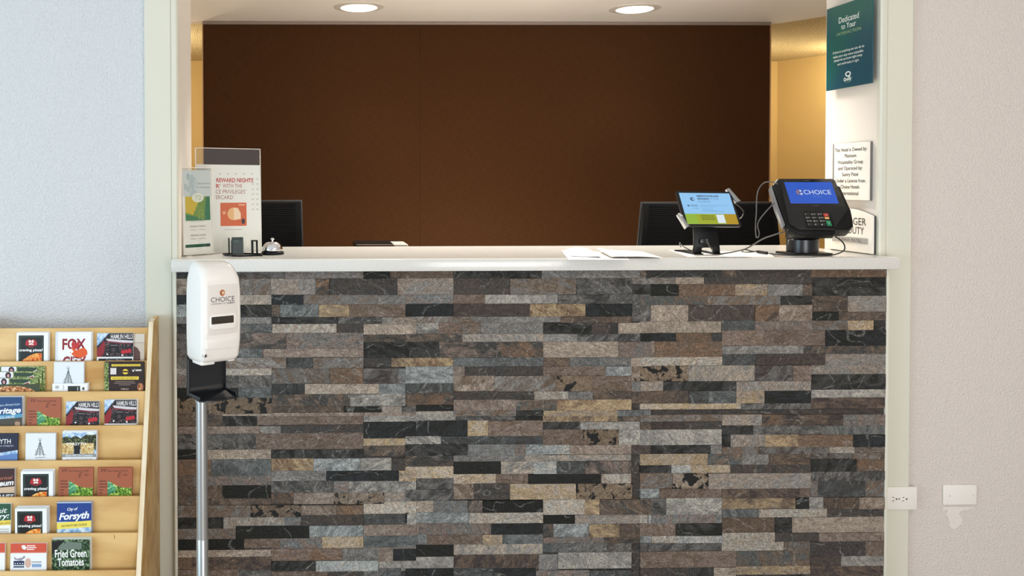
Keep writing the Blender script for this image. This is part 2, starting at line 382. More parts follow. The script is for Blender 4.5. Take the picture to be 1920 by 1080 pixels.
PAL = dict(K=(38, 39, 40), N=(46, 49, 57), D=(68, 66, 63), E=(80, 68, 60), P=(72, 61, 58), G=(106, 102, 97), H=(124, 119, 112), L=(152, 145, 133), S=(80, 84, 88),
           U=(105, 108, 112), V=(138, 142, 145), B=(106, 86, 69), M=(120, 101, 89), T=(138, 121, 105), W=(156, 139, 119), O=(156, 130, 92), R=(118, 88, 64), X=(116, 96, 74), Y=(100, 80, 62))
def _soft(c):
    g = .3*c[0]+.59*c[1]+.11*c[2]; return tuple(min(255, ((g+(v-g)*.68)-85)*1.22+87-(5 if v == c[2] and c[2] > c[0] else 0)) for v in c)
PAL = {k: _soft(v) for k, v in PAL.items()}
CROPS = dict(a=(320, 480), b=(760, 480), c=(1200, 480), d=(320, 780), e=(760, 780), f=(1200, 780))
ROWS = '''
a 85 152 36 N 140 D 465 E 770 G 1300 K 1480 B 1656
b 85 150 0 B 325 D 920 G 1620 K 1656
c 85 143 0 G 40 K 550 E 650 E 1150 B 1668
a 152 262 36 T 140 G 465 G 675 T 980 R 1070 D 1530 T 1656
b 150 260 0 T 325 D 705 B 1150 D 1530
b 150 190 1530 G 1656
b 190 258 1530 K 1656
b 258 440 1530 G 1656
c 140 190 0 H 240 T 430 D 1160
c 190 268 0 K 260 B 640 O 860 H 1095 D 1160
c 140 210 1160 D 1668
c 210 268 1160 D 1668
a 262 328 36 N 140 D 465 L 680 N 895 G 1400 G 1656
b 260 322 0 U 325 B 535 L 1030 G 1530
c 268 330 0 S 450 G 945 K 1160
c 268 375 1160 B 1400 T 1668
a 328 412 36 U 140 D 465 K 680 D 740 U 1000 O 1205 B 1590 K 1656
b 322 408 0 K 325 E 840 O 1215 K 1530
c 330 440 0 T 325 P 775 R 935 T 1160
c 375 435 1160 K 1340 E 1668
a 412 458 36 G 140 D 465 G 680 D 1130 D 1425 H 1656
b 408 450 0 H 325 B 490 H 1050 E 1530
a 458 518 36 D 140 D 465 S 685 L 1120 E 1302
a 458 530 1302 W 1656
b 450 525 0 L 225 M 380 B 510 G 930 K 1255 P 1380 K 1435 T 1656
c 440 520 0 W 550
c 435 500 550 S 775 G 1160 B 1400 O 1575 D 1668
a 518 625 36 E 300 M 780 G 1302
a 530 580 1302 D 1656
b 525 578 0 D 385 H 930 G 1160 G 1590 K 1656
c 520 575 0 K 240 B 480 K 550
c 500 605 552 B 840 M 1250 K 1668
a 625 685 36 E 300 D 455 S 620 T 1302
a 580 688 1302 K 1656
b 578 685 0 K 228 M 650 R 930 T 1440 G 1656
c 575 680 0 T 100 B 552
c 605 660 552 H 1100 D 1668
a 685 758 36 G 140 D 350 H 780 S 960 G 1302
a 688 748 1302 D 1490 O 1656
b 685 745 0 O 325 U 930 B 1110 S 1520 T 1656
c 680 738 0 W 552
c 660 735 552 S 780 E 1250 T 1668
a 758 805 36 L 140 L 350 L 682
a 805 890 36 G 140 G 350 G 682
a 758 862 682 G 1075 B 1300 P 1530 U 1656
b 745 858 0 U 325
b 745 808 325 T 400 D 930 M 1350 V 1525
b 808 912 325 T 600 H 1020 X 1260 B 1525
b 745 850 1525 X 1656
c 738 845 0 X 325 W 775 P 1030 B 1155
c 735 798 1155 T 1668
a 890 958 36 K 455 U 682
a 862 932 682 N 905 W 1405 U 1656
b 858 925 0 S 325
b 912 968 325 E 870 L 1100 H 1265 E 1525
b 850 915 1525 U 1656
c 845 910 0 H 155 K 650 T 1155
c 798 900 1155 K 1668
a 958 1065 36 X 682
a 932 1015 682 D 1210 L 1595 B 1656
b 925 1005 0 R 325
b 968 1040 325 M 750 S 1020 O 1525
b 915 995 1525 B 1656
c 910 995 0 B 330 S 460 U 650 O 840 K 1155
c 900 955 1155 L 1668
c 955 1030 1155 P 1668
a 1015 1055 682 B 1170 K 1425 H 1560 D 1656
b 1005 1048 0 K 325
c 995 1035 0 W 680 D 1155
a 1055 1080 682 T 1656
a 1065 1080 36 E 300 T 682
b 1040 1080 325 G 745 K 930 O 1430 S 1656
b 1048 1080 0 L 325
d -10 68 48 E 190 D 350 K 583
d -10 60 583 M 1302
d -10 38 1302 L 1656
e -10 30 0 L 340 G 745 K 928
e -10 38 928 O 1430 D 1656
d 68 118 48 T 600 H 745
d 60 114 745 D 1302
d 38 150 1302 K 1656
e 30 135 0 K 420 O 560 B 928
e 38 90 928 D 1180 V 1330 L 1585 B 1656
f -10 35 0 G 550
f 35 90 0 E 300 E 550
d 114 226 48 D 575 M 1302
d 150 200 1302 W 1656
e 135 190 0 L 240 S 928
e 90 195 928 B 1200 X 1440 H 1656
f 90 195 0 H 550
d 226 292 48 K 190 T 678
d 226 285 678 D 1302
d 200 270 1302 D 1656
e 190 265 0 D 420 U 740 G 810 U 928
e 195 258 928 V 1110 T 1525 P 1656
f 195 255 0 D 475 G 550
d 292 402 48 B 275 S 678
d 285 368 678 O 965 U 1280 L 1490 D 1656
e 265 340 0 D 325
e 262 305 325 G 805 W 1525
d 402 468 48 B 150 G 678
d 368 438 678 H 1050 K 1540 O 1656
e 340 420 0 O 325
e 305 390 325 K 645 W 860 V 1020 S 1210 M 1525
d 468 555 48 E 250 B 350 K 678
d 438 515 678 D 1100 U 1200 L 1656
e 420 495 0 G 325
e 390 455 325 W 610 M 830 K 1320 L 1525
d 555 602 48 E 678
d 515 592 678 R 830 T 1100 X 1440 H 1656
e 495 570 0 G 325
e 455 562 325 T 460 D 705 W 1150 X 1530
f 255 330 0 O 455 S 690 G 870 B 1152
f 330 385 0 D 210 V 345 O 610 E 910 E 1152
f 385 490 0 B 220 X 460 H 1152
f 490 553 0 U 130 M 550 P 1075 B 1152
d 602 682 48 B 540 X 880 T 1120 R 1302
d 578 658 1302 W 1656
e 570 650 0 W 190 U 420 M 520 K 928
e 562 665 928 L 1210 O 1310 D 1656
f 553 665 0 D 175 H 552
d 682 760 48 D 355 L 770 U 880
d 665 738 880 E 1302
d 658 732 1302 S 1595 L 1656
e 650 722 0 K 20 V 430 L 928
e 665 728 928 K 1145 H 1640 V 1656
f 665 725 0 L 50 U 552
d 760 832 48 B 440
d 740 826 440 K 935
d 738 815 935 U 1302
d 732 805 1302 M 1656
e 722 800 0 M 90 G 580 K 928
e 728 818 928 D 1000 V 1240 O 1445 B 1656
f 725 807 0 B 240 K 552
d 832 905 48 K 495
d 815 892 495 M 740 U 1020 O 1302
d 805 885 1302 S 1656
e 800 868 0 U 145 M 520 O 655 S 928
e 818 858 928 G 1340 D 1656
f 807 855 0 U 75 L 250 V 552
f 855 912 0 D 552
d 905 952 48 T 678
d 892 975 678 R 1160 G 1400 M 1500 K 1656
e 868 948 0 K 325
e 865 935 325 W 928
e 858 918 928 S 1360 E 1525
d 952 1037 48 B 150 P 678
d 975 1046 678 K 980 V 1400 L 1656
e 948 1025 0 L 325
e 935 1040 325 P 900 G 1030
e 918 1028 1030 L 1525
f 912 1020 0 M 645
d 1037 1110 48 M 460 D 678
d 1046 1110 678 M 1060 D 1302
d 885 980 1302 M 1656
d 1025 1110 1302 S 1555 K 1656
e 1025 1110 0 K 325 S 595 K 880
e 1040 1110 880 G 1240 S 1525
f 1020 1110 0 D 330 K 495 W 645
f -10 62 552 T 820 R 930 P 1370 M 1668
f 62 125 552 K 765 G 1250 S 1668
f 125 208 552 D 610 H 840 O 1065 B 1435 K 1668
f 208 255 552 G 800 E 1275 L 1450 G 1668
f 250 290 1152 E 1430 B 1620 D 1668
f 290 372 1152 K 1460 R 1668
f 372 435 1152 G 1668
f 435 545 1152 B 1200 S 1520 B 1668
f 548 627 552 O 1050 K 1140 H 1240 Y 1475 T 1668
f 627 682 552 S 800 W 1260 D 1668
f 682 787 552 Y 910 K 1025 T 1668
f 787 845 552 L 910 D 1205 M 1668
f 845 910 552 L 970 B 1148
f 845 943 1148 P 1520 M 1668
f 910 1012 645 S 1148
f 943 1010 1148 E 1355 L 1668
f 1012 1070 645 O 1148
f 1070 1110 645 D 1148
f 1010 1110 1148 P 1668
'''
ctr = thing('reception_counter', (.75, .2, FZ), 'reception counter faced with mixed slate ledger stone under the white top', 'counter')
ZT = 1.065
MB().box(XL+.006, .022, FZ, XR-.006, .40, ZT, mat('counter_core', (70, 64, 58), .8)).build('counter_body', ctr)
pieces = []
for ln in ROWS.strip().split('\n'):
    q = ln.split(); ox, oy = CROPS[q[0]]; y0, y1 = float(q[1]), float(q[2]); xs = [float(v) for v in q[3::2]]; cs = q[4::2]
    for x0, x1, c in zip(xs, xs[1:], cs):
        if x1-x0 < 6: continue
        A = at(ox+x0/3.6, oy+y0/3.6, 0); B = at(ox+x1/3.6, oy+y0/3.6, 0); C = at(ox+x0/3.6, oy+y1/3.6, 0); D_ = at(ox+x1/3.6, oy+y1/3.6, 0)
        pieces.append([(A.x+C.x)/2, (B.x+D_.x)/2, (C.z+D_.z)/2, (A.z+B.z)/2, c])
st = MB(); tone = []; tone2 = []; look = []
st.box(XL, .006, FZ, XR-.004, .024, ZT, STONE); tone += [lin(PAL['D'])]*6; tone2 += [lin(PAL['E'])]*6; look += [(.3, 0, .5)]*6
for (x0, x1, z0, z1, c) in pieces:
    x0, x1, z0, z1 = max(x0, XL), min(x1, XR-.004), max(z0, FZ), min(z1, ZT-.001)
    if z0 < .004: z0 = FZ
    if x1-x0 < .004 or z1-z0 < .003: continue
    pr = random.uniform(-.0008, .0048); j = random.uniform(.88, 1.12)
    e = min(.0006, (x1-x0)/5, (z1-z0)/5); n0 = len(st.f)
    st.add([(x0, .008, z0), (x1, .008, z0), (x1, .008, z1), (x0, .008, z1), (x0+e*.2, -pr+e, z0+e*.2), (x1-e*.2, -pr+e, z0+e*.2), (x1-e*.2, -pr+e, z1-e*.2), (x0+e*.2, -pr+e, z1-e*.2),
            (x0+e, -pr, z0+e), (x1-e, -pr, z0+e), (x1-e, -pr, z1-e), (x0+e, -pr, z1-e)],
           [[8, 9, 10, 11], [4, 5, 9, 8], [5, 6, 10, 9], [6, 7, 11, 10], [7, 4, 8, 11], [0, 1, 5, 4], [1, 2, 6, 5], [2, 3, 7, 6], [3, 0, 4, 7]], STONE)
    k = len(st.f)-n0; base = PAL[c]
    alt = PAL[random.choice({'K': 'KND', 'N': 'NKD', 'D': 'EGKB', 'E': 'DPBG', 'P': 'EDBG', 'G': 'MHDB', 'H': 'TGLB', 'L': 'WHTG', 'S': 'DUGB', 'U': 'VGSM', 'V': 'ULT', 'B': 'MERG', 'M': 'BTGD', 'T': 'WMHB', 'W': 'LTOH', 'O': 'WRTB', 'R': 'BEMD', 'X': 'XBT', 'Y': 'BED'}[c])]
    tone += [tuple(v*j for v in lin(base))]*k; tone2 += [tuple(v*j for v in lin(alt))]*k; look += [(random.random(), 1.0 if c == 'X' else 0.0, random.random())]*k
so = st.build('stone_cladding', ctr, smooth=False)
for nm, arr in (('tone', tone), ('tone2', tone2), ('look', look)):
    a = so.data.attributes.new(nm, 'FLOAT_COLOR', 'CORNER'); fl = []
    for p in so.data.polygons:
        for _ in p.loop_indices: fl += [*arr[p.index], 1.0]
    a.data.foreach_set('color', fl)
MB().box(XR-.004, -.003, FZ, XR+.006, .044, ZT, TRIM, .001).build('edge_trim', ctr); MB().box(XL-.010, -.001, FZ, XL-.0005, .044, ZT, TRIM, .001).build('edge_trim', ctr)

xa, xb = at(321, 497, -.03).x, at(1688, 496, -.03).x
ct = MB(); ct.prism([(xa, -.03), (xb, -.03), (xb, .043), (XR-.002, .043), (XR-.002, .60), (XL+.002, .60), (XL+.002, .043), (xa, .043)], ZT+.001, 1.107, QUARTZ, .0022)
tag(ct.build('countertop', None, (.75, .2, 1.107)), 'speckled white quartz countertop along the stone-faced counter', 'countertop')
TOP = 1.107
# ---------------------------------------------------------------- hand sanitizer stand
def sanitizer():
    Y0 = -.68; th = math.radians(33); o = at(399.5, 672, Y0); base = Vector((o.x, o.y, FZ))
    u = Vector((math.cos(th), math.sin(th), 0)); n = Vector((math.sin(th), -math.cos(th), 0))
    # local: x across, y up, z out of the front; origin under the middle of the dispenser
    m = frame(o, u, (0, 0, 1)); assert (m.col[2].xyz-n).length < 1e-4
    pole0 = o - n*.045 - u*.012
    t = thing('hand_sanitizer_stand', (pole0.x, pole0.y, FZ), 'white touch-free hand sanitizer dispenser on a steel pole stand before the counter', 'sanitizer stand')
    # sections of the case from bottom to top: (height, half width, front depth, back depth, corner)
    mb = MB(m); secs = []
    for y, hw, fz, bz, r in ((-.004, .050, .030, -.040, .012), (.0, .0565, .040, -.046, .016), (.010, .0605, .047, -.050, .014), (.05, .0620, .0535, -.050, .014), (.11, .0625, .056, -.050, .014), (.18, .0618, .056, -.050, .014),
                             (.214, .060, .054, -.050, .016), (.232, .0575, .046, -.050, .022), (.245, .054, .032, -.049, .022), (.253, .049, .014, -.046, .020), (.257, .042, -.004, -.042, .016), (.258, .034, -.014, -.036, .008)):
        hw *= .93; secs.append([(p[0], y, p[1]) for p in rr(-hw, bz, hw, fz, min(r, hw*.6, (fz-bz)*.45), 5)])
    mb.loft(secs, WHITEP); case = mb.build('dispenser_case', t)
    fp = MB(m)
    fp.prism(rr(-.044, .073, .044, .201, .006), .050, .0572, WHITEP2, .001); case2 = fp.build('front_panel', t)
    z = .0576; lg = MB(m)
    lg.oval(-.001, .180, .0075, .0080, pm(172, 92, 40), z); lg.oval(.001, .180, .0032, .0042, WHITEP2, z+.0001); lg.rect(.001, .179, .0068, .1812, pm(236, 190, 110), z+.0002); lg.rect(.0008, .172, .0019, .188, pm(214, 140, 70), z+.0003)
    lg.text('CHOICE', 0, .157, .0125, pm(40, 38, 38), z, width=.068, bold=-.004, al='C'); lg.text('COMMITMENT TO', -.034, .1505, .0036, pm(110, 104, 100), z, width=.042); lg.text('CLEAN', .034, .1505, .0040, pm(36, 36, 36), z, width=.022, bold=.02, al='R')
    lg.build('logo_sticker', t)
    wb = MB(m); wb.prism(rr(-.038, .086, .038, .126, .011), .0565, .0605, WHITEP, .0012)
    fr = wb.build('window_frame', t)
    MB(m).prism(rr(-.0345, .1005, .0300, .1195, .002), .0595, .0612, mat('smoked_window', (52, 46, 38), .12), .0004).build('level_window', t)
    MB(m).prism(rr(-.046, .035, .044, .061, .004), .0505, .0560, WHITEP, .001).build('refill_flap', t)
    kk = MB(m @ Matrix.Translation((-.048, .020, .0440))); kk.lathe([(.0052, 0), (.0052, .008), (.004, .0088)], CHROME); kk.lathe([(.0028, .0088), (.0028, .0092)], DARK); kk.build('lock', t)
    nb = MB(m); nb.box(-.052, -.009, -.02, -.012, .002, .036, WHITEP, .004); nb.box(.028, -.006, 0, .046, .0, .034, WHITEP, .002); nb.build('nozzle_guard', t)
    # drip tray: upright back, curved bend, floor with a lip
    tr = MB(m); hw = .055
    prof = [(-.042, .01), (-.046, .01), (-.046, -.075), (-.043, -.090), (-.034, -.098), (.030, -.104), (.031, -.1005), (-.031, -.0945), (-.0385, -.0885), (-.042, -.076)]
    vs = [(sx*hw, y, zz) for sx in (-1, 1) for zz, y in prof]; k = len(prof)
    tr.add(vs, [list(range(k)), list(range(k, 2*k))]+[[i, (i+1) % k, k+(i+1) % k, k+i] for i in range(k)], SATIN)
    fl = [(-hw, .028)]+[(-hw+hw*(1-math.cos(a)), .028+.020*math.sin(a)) for a in [i*math.pi/2/8 for i in range(1, 9)]]+[(hw-hw*(1-math.cos(a)), .028+.020*math.sin(a)) for a in [i*math.pi/2/8 for i in range(7, -1, -1)]]
    mt = m @ Matrix(((1, 0, 0, 0), (0, 0, 1, 0), (0, 1, 0, 0), (0, 0, 0, 1)))     # x, z(out) plane
    tr.m = mt; tr.prism([(x, y) for x, y in fl], -.1035, -.1002, SATIN); tr.m = m
    for sx in (-1, 1): tr.prism([(sx*hw, -.099), (sx*hw, -.002), (sx*(hw-.003), -.002), (sx*(hw-.003), -.099)], -.046, -.032, SATIN)
    tr.box(-hw, -.1005, -.03, -hw+.003, -.0905, .03, SATIN, .001); tr.box(hw-.003, -.1005, -.03, hw, -.0905, .03, SATIN, .001)
    tr.build('drip_tray', t)
    pw = MB(); zt = o.z-.1035; zj = at(381, 1021, Y0).z
    P = lambda pr: MB(Matrix.Translation((pole0.x, pole0.y, 0))).lathe(pr, STEEL)
    P([(.0152, zj), (.0152, zt-.012), (.0152, zt-.012)]).build('upper_pole', t)
    P([(.0172, zt-.02), (.0172, zt), (.012, zt)]).build('collar', t)
    P([(.0160, FZ+.012), (.0160, zj+.002), (.0152, zj+.004)]).build('lower_pole', t)
    MB(Matrix.Translation((pole0.x, pole0.y, 0))).lathe([(.15, FZ), (.15, FZ+.006), (.145, FZ+.010), (.03, FZ+.014), (.02, FZ+.014)], SATIN).build('base_plate', t)
sanitizer()

# ---------------------------------------------------------------- brochure rack
z1 = at(287, 597, -.07).z; z2 = at(261, 1080, -.31).z; SL = .24/(z1-z2)
RP = Vector((0, -.07+.012, z1)); RN = Vector((0, 1, -SL))
XS = at(298.5, 700, .036).x; XW = at(-60, 800, -.1).x; TH = .015
rack = thing('brochure_rack', ((XS+XW)/2, -.1, FZ), 'light birch tiered brochure rack standing against the left wall', 'brochure rack')
yb = [615, 677, 734, 798, 863, 931, 1000, 1070]
bd = [hit(200, y, RP, RN) for y in yb]
zr = at(290, 596, -.02).z
side = [(.036, FZ), (.036, zr), (-.035, zr), (-.07, z1-.012), (-.07-SL*(z1-FZ), FZ)]
mS = lambda x: Matrix(((0, 0, 1, x), (1, 0, 0, 0), (0, 1, 0, 0), (0, 0, 0, 1)))
for x in (XS-TH, XW):
    sp = MB(mS(x)); sp.prism(side, .0004, TH-.0004, BIRCH, .0008)
    pts = [(-.035, zr), (-.07, z1-.012), (-.07-SL*(z1-FZ), FZ)]
    so_ = sp.build('side_panel', rack)
    fe = MB(mS(x)); p_ = [(-.036, zr+.0006), (-.0706, z1-.012), (-.0706-SL*(z1-FZ), FZ), (-.0690-SL*(z1-FZ), FZ), (-.0690, z1-.012), (-.0345, zr-.0005)]
    fe.prism(p_, 0, TH, BIRCH_EDGE); fe.build('edge_band', so_)
for k, p in enumerate(bd):
    zb = (bd[k+1].z-.12) if k < 7 else FZ
    tb = MB().box(XW+TH+.0003, p.y, zb, XS-TH-.0003, p.y+.008, p.z, BIRCH, .0007)
    if k == 6:                                 # a small dark knot in the wood
        kp = at(214, 1005, p.y); tb.add([(kp.x+dx_, p.y-.0002, kp.z+dz_) for dx_, dz_ in ((-.001, .006), (.0005, .003), (.0016, -.002), (.0018, -.008), (.0004, -.009), (.0002, -.003))], [[0, 1, 2, 3, 4, 5]], pm(70, 44, 22))
    tb.build('tier_board', rack)
    if k < 7: MB().box(XW+TH+.0003, bd[k+1].y+.0083, zb, XS-TH-.0003, p.y-.0003, zb+.006, BIRCH).build('pocket_floor', rack)
# every leaflet: art is drawn on its front face in photo-sized units (x right, y down from its top left corner)
WHT = pm(240, 241, 240); INK = pm(26, 24, 26)
def art_pizza(m, W):
    m.rect(4, 5, W-8, 76, pm(22, 34, 30), .1); m.rect(6.5, 7.5, W-10.5, 76, pm(70, 96, 84), .15); m.rect(7.2, 8.2, W-11.2, 76, pm(16, 18, 18), .2)
    cx = W/2-2; R_ = pm(178, 34, 44)
    m.poly([(cx-11, 23), (cx-10, 17), (cx-7, 13), (cx-3, 12), (cx, 14), (cx+3, 12), (cx+7, 13), (cx+10, 17), (cx+11, 23), (cx+5, 25), (cx, 24), (cx-5, 25)], R_, .3)
    for s in (-1, 1): m.oval(cx+s*2.6, 16.4, 2.3, 2.8, pm(240, 226, 216), .4, 12)
    m.poly([(cx-5, 21), (cx, 19.4), (cx+5, 21), (cx+3, 23), (cx, 22), (cx-3, 23)], WHT, .45); m.rect(cx-4, 26, cx+4, 27, pm(190, 60, 60), .3)
    m.text('craving pizza?', W/2-2, 34.5, 4.6, WHT, .4, width=44, bold=.03, al='C')
    m.poly([(7.4, 76), (7.4, 58)]+[(7.4+(W-18.8)*i/10, 58-20*math.sin(math.pi*(.06+.5*i/10))) for i in range(1, 11)]+[(W-11.4, 76)], PIZZA, .3)
def art_fox(m, W):
    rd = pm(140, 22, 40)
    m.rect(0, 0, 5, 70, pm(216, 222, 228), .1); m.text('FOX', 35, 32, 19, rd, .2, width=44, bold=.03, al='C'); m.text('CITY', 36, 65, 19, rd, .2, width=44, bold=.03, al='C')
    og = pm(222, 88, 34)
    m.poly([(30, 22), (33, 15), (36, 21), (40, 20), (43, 15), (45, 23), (42, 29), (36, 33), (31, 28)], pm(190, 46, 40), .3)
    m.poly([(31, 27), (35, 32), (40, 34), (46, 31), (54, 29), (59, 34), (60, 41), (55, 46), (47, 48), (38, 46), (31, 42), (27, 37), (33, 37), (30, 32)], og, .35)
    m.poly([(24, 32), (30, 31), (34, 36), (30, 41), (25, 44), (30, 37)], WHT, .4); m.poly([(34, 47), (43, 50), (52, 49), (46, 51), (38, 51)], WHT, .4)
def art_train(m, W, foot=True):
    s = W/66.
    m.rect(0, 0, W, 44, TRAIN, .1); m.poly([(0, 0), (22*s, 0), (14*s, 8), (6*s, 18), (0, 24)], SKYP, .2); m.poly([(0, 44), (0, 30), (5*s, 24), (12*s, 14), (15*s, 20), (13*s, 36), (8*s, 44)], pm(138, 28, 38), .25)
    m.poly([(22*s, 0), (66*s, 0), (66*s, 14), (30*s, 11), (17*s, 9)], pm(34, 30, 34), .28); m.text('HAMLIN HILLS', 45*s, 10.5, 8.5, pm(236, 232, 232), .4, width=40*s, bold=.012, al='C')
    m.poly([(16*s, 10), (30*s, 11.4), (66*s, 14), (65*s, 18), (46*s, 17.5), (20*s, 14.5)], pm(214, 208, 212), .3); m.poly([(16*s, 14), (46*s, 18), (64*s, 18.6), (64*s, 20), (44*s, 20), (17*s, 17)], pm(120, 40, 52), .31)
    m.rect(22*s, 20, 40*s, 36, pm(16, 14, 16), .3); m.rect(24*s, 22, 38*s, 23, pm(150, 140, 140), .35); m.oval(30*s, 31, 4*s, 4, pm(70, 56, 56), .35, 12)
    for i in range(3): m.oval((47+6*i)*s, 35-i, 3.4*s, 4.2, pm(190, 36, 48), .35, 10)
    m.oval(46*s, 41, 1.8, 1.6, WHT, .4, 10); m.oval(19*s, 39, 1.6, 1.4, WHT, .4, 10)
    m.rect(0, 44, W, 46, WHT, .3)
    if foot: m.rect(3, 47, W-2, 70, pm(24, 22, 26), .3); m.text('Campus / Machine', W/2, 52, 4, pm(210, 208, 206), .4, width=W*.5, al='C')
def art_family(m, W):
    m.rect(0, 0, W, 16, pm(214, 204, 190), .1); m.rect(0, 16, W, 17, pm(160, 146, 132), .15); m.rect(0, 17, W, 70, pm(204, 190, 174), .1); m.poly([(0, 22), (8, 26), (13, 34), (14, 60), (0, 60)], pm(92, 60, 54), .2)
def art_food(m, W):
    o = W-82
    m.rect(0, 0, W, 60, GRASS, .1); m.poly([(o, 1), (o+28, 1), (o+28, 15), (o, 15)], pm(232, 230, 238), .2); m.oval(o+19, 7, 5.5, 6, pm(40, 26, 40), .25, 14); m.oval(o+19, 8, 2.4, 3.4, pm(206, 150, 150), .3, 10)
    m.poly([(o+30, 2), (o+66, 3), (o+64, 10), (o+30, 9)], pm(44, 66, 48), .2); m.poly([(o+34, 19), (o+66, 7), (o+70, 19), (o+40, 20)], pm(236, 232, 226), .22); m.poly([(o+38, 18.4), (o+65, 8.6), (o+69, 18), (o+42, 19)], pm(150, 44, 30), .26)
    m.poly([(0, 1), (o-1, 1), (o-1, 15), (0, 15)], pm(60, 80, 54), .2)
def art_plate(m, W):
    m.rect(0, 0, W, 40, pm(60, 70, 46), .1); m.oval(W*.45, 16, W*.46, 13, FOOD, .2, 24)
def art_tree(m, W):
    k = pm(92, 98, 100); cx = W/2-1; y0 = 14
    def ln(x0, y0_, x1, y1_, t=.45): d = Vector((x1-x0, y1_-y0_)); q = Vector((-d.y, d.x)).normalized()*t; m.poly([(x0+q.x, y0_+q.y), (x1+q.x, y1_+q.y), (x1-q.x, y1_-q.y), (x0-q.x, y0_-q.y)], k, .2)
    ln(cx, y0-2, cx, y0+28, .6)
    rs = random.Random(3)
    for i in range(9):
        y = y0+2+i*2.7; L_ = 2+i*1.15
        for s in (-1, 1): ln(cx, y, cx+s*L_*rs.uniform(.7, 1.05), y+2.2); ln(cx+s*L_*.5, y+1, cx+s*L_*.7, y+4.2)
    for a in range(0, 360, 60): m.oval(cx+2.2*math.cos(math.radians(a)), y0-3+2.2*math.sin(math.radians(a)), .7, .7, k, .2, 8)
    ln(cx-9, y0+31, cx+10, y0+30); ln(cx-3, y0+36, cx+4, y0+35.6, .7)
def art_form(m, W):
    m.oval(9, 7, 4, 3, pm(176, 180, 184), .2, 12); m.rect(20, 3, 22, 12, pm(196, 198, 200), .2); m.rect(29, 5, 52, 40, pm(32, 44, 40), .2); m.rect(47, 7, 48, 40, WHT, .25); m.oval(58, 10, 2.4, 3, pm(90, 90, 90), .2, 10)
def art_menu(m, W):
    m.rect(0, 0, W, 60, pm(48, 26, 20), .1); m.rect(0, 1, 8, 60, GRASS, .15); m.rect(8, 0, W, 60, pm(40, 20, 16), .15); ye = pm(236, 206, 70)
    m.rect(13, 4, W-7, 8, ye, .2); m.text('THIS WEEKEND FOR THE FULL SHOW', 13+(W-20)/2, 7.2, 2.2, pm(60, 40, 20), .3, width=50, al='C'); m.rect(12, 27, W-10, 33, ye, .2); m.text('FAST DELIVERY ANYTIME 24/7', 12+(W-22)/2, 31.6, 2.8, pm(60, 40, 20), .3, width=46, al='C')
    m.rect(11, 11, 22, 23, pm(222, 216, 212), .2); m.oval(39, 18, 5.5, 5, ye, .2, 16); m.rect(32, 16.4, 46, 19.4, pm(70, 34, 20), .25); m.poly([(51, 13), (54, 16), (57, 12), (55, 18), (53, 18)], WHT, .2); m.rect(58, 14, 69, 17, pm(220, 214, 208), .2)
    for i, wd in enumerate((36, 40, 22)): m.rect(38-wd/2, 36+i*3, 38+wd/2, 37+i*3, pm(150, 130, 120), .2)
    m.text('MENU', 38, 52, 3, pm(226, 200, 180), .2, width=14, al='C'); m.oval(W-7, 47, 6, 8, pm(160, 96, 70), .2, 16); m.oval(W-7, 47, 4, 6, FOOD, .25, 16)
def art_heritage(m, W):
    m.rect(0, 0, W, 60, pm(74, 70, 60), .1); m.poly([(0, 0), (W, 0), (W, 33), (0, 38)], pm(32, 68, 118), .2); m.poly([(0, 36), (W, 31), (W, 38), (0, 44)], pm(86, 154, 188), .25)
    m.text('African-American', W-4, 15, 4.5, pm(200, 216, 232), .3, width=52, shear=.3, al='R', rot=-.06); m.text('Heritage', W-2, 29, 10.5, WHT, .3, width=62, bold=.03, shear=.3, al='R', rot=-.06); m.text('GUIDE', W-14, 39, 4, WHT, .35, width=28, al='R', rot=-.06)
    m.oval(W-9, 50, 5, 6, pm(176, 140, 116), .3, 12); m.poly([(W-15, 47), (W-12, 43), (W-6, 43), (W-4, 47), (W-9, 46)], pm(100, 84, 66), .35)
def art_eve(m, W):
    k = pm(50, 24, 16)
    m.text('W', 7, 8.5, 7, k, .2, width=11, shear=.35, bold=-.01); m.text('ITHIN THE BLACKSTONE', 18, 7.6, 2.6, k, .2, width=W-27); m.text('E', W-28, 18, 9, k, .2, width=8, shear=.4, bold=-.012); m.text('VES', W-18, 15.2, 3.2, k, .2, width=9)
    for i, wd in enumerate((13, 15, 14, 8, 6, 7)): m.rect(3, 24+i*5.4, 3+wd, 25.6+i*5.4, pm(90, 44, 30), .2)
    m.poly([(19, 76), (19, 24), (23, 26), (31, 31), (40, 35), (50, 37.5), (W-1, 37.5), (W-1, 76)], GREENS, .2); m.poly([(19, 50), (19, 24), (24, 27), (33, 34), (36, 40), (30, 46)], TEAL, .25)
def art_navy(m, W):
    m.rect(0, 0, W, 60, pm(24, 28, 56), .1); m.text('FORSYTH', W-13, 18, 8.4, WHT, .2, width=46, bold=.005, al='R'); m.text('GEORGIA STREETS', W-8, 23.5, 2.6, pm(200, 204, 220), .2, width=44, al='R'); m.poly([(0, 40), (W, 30), (W, 60), (0, 60)], SKYP, .2); m.poly([(0, 44), (W, 36), (W, 60), (0, 60)], pm(96, 132, 190), .22)
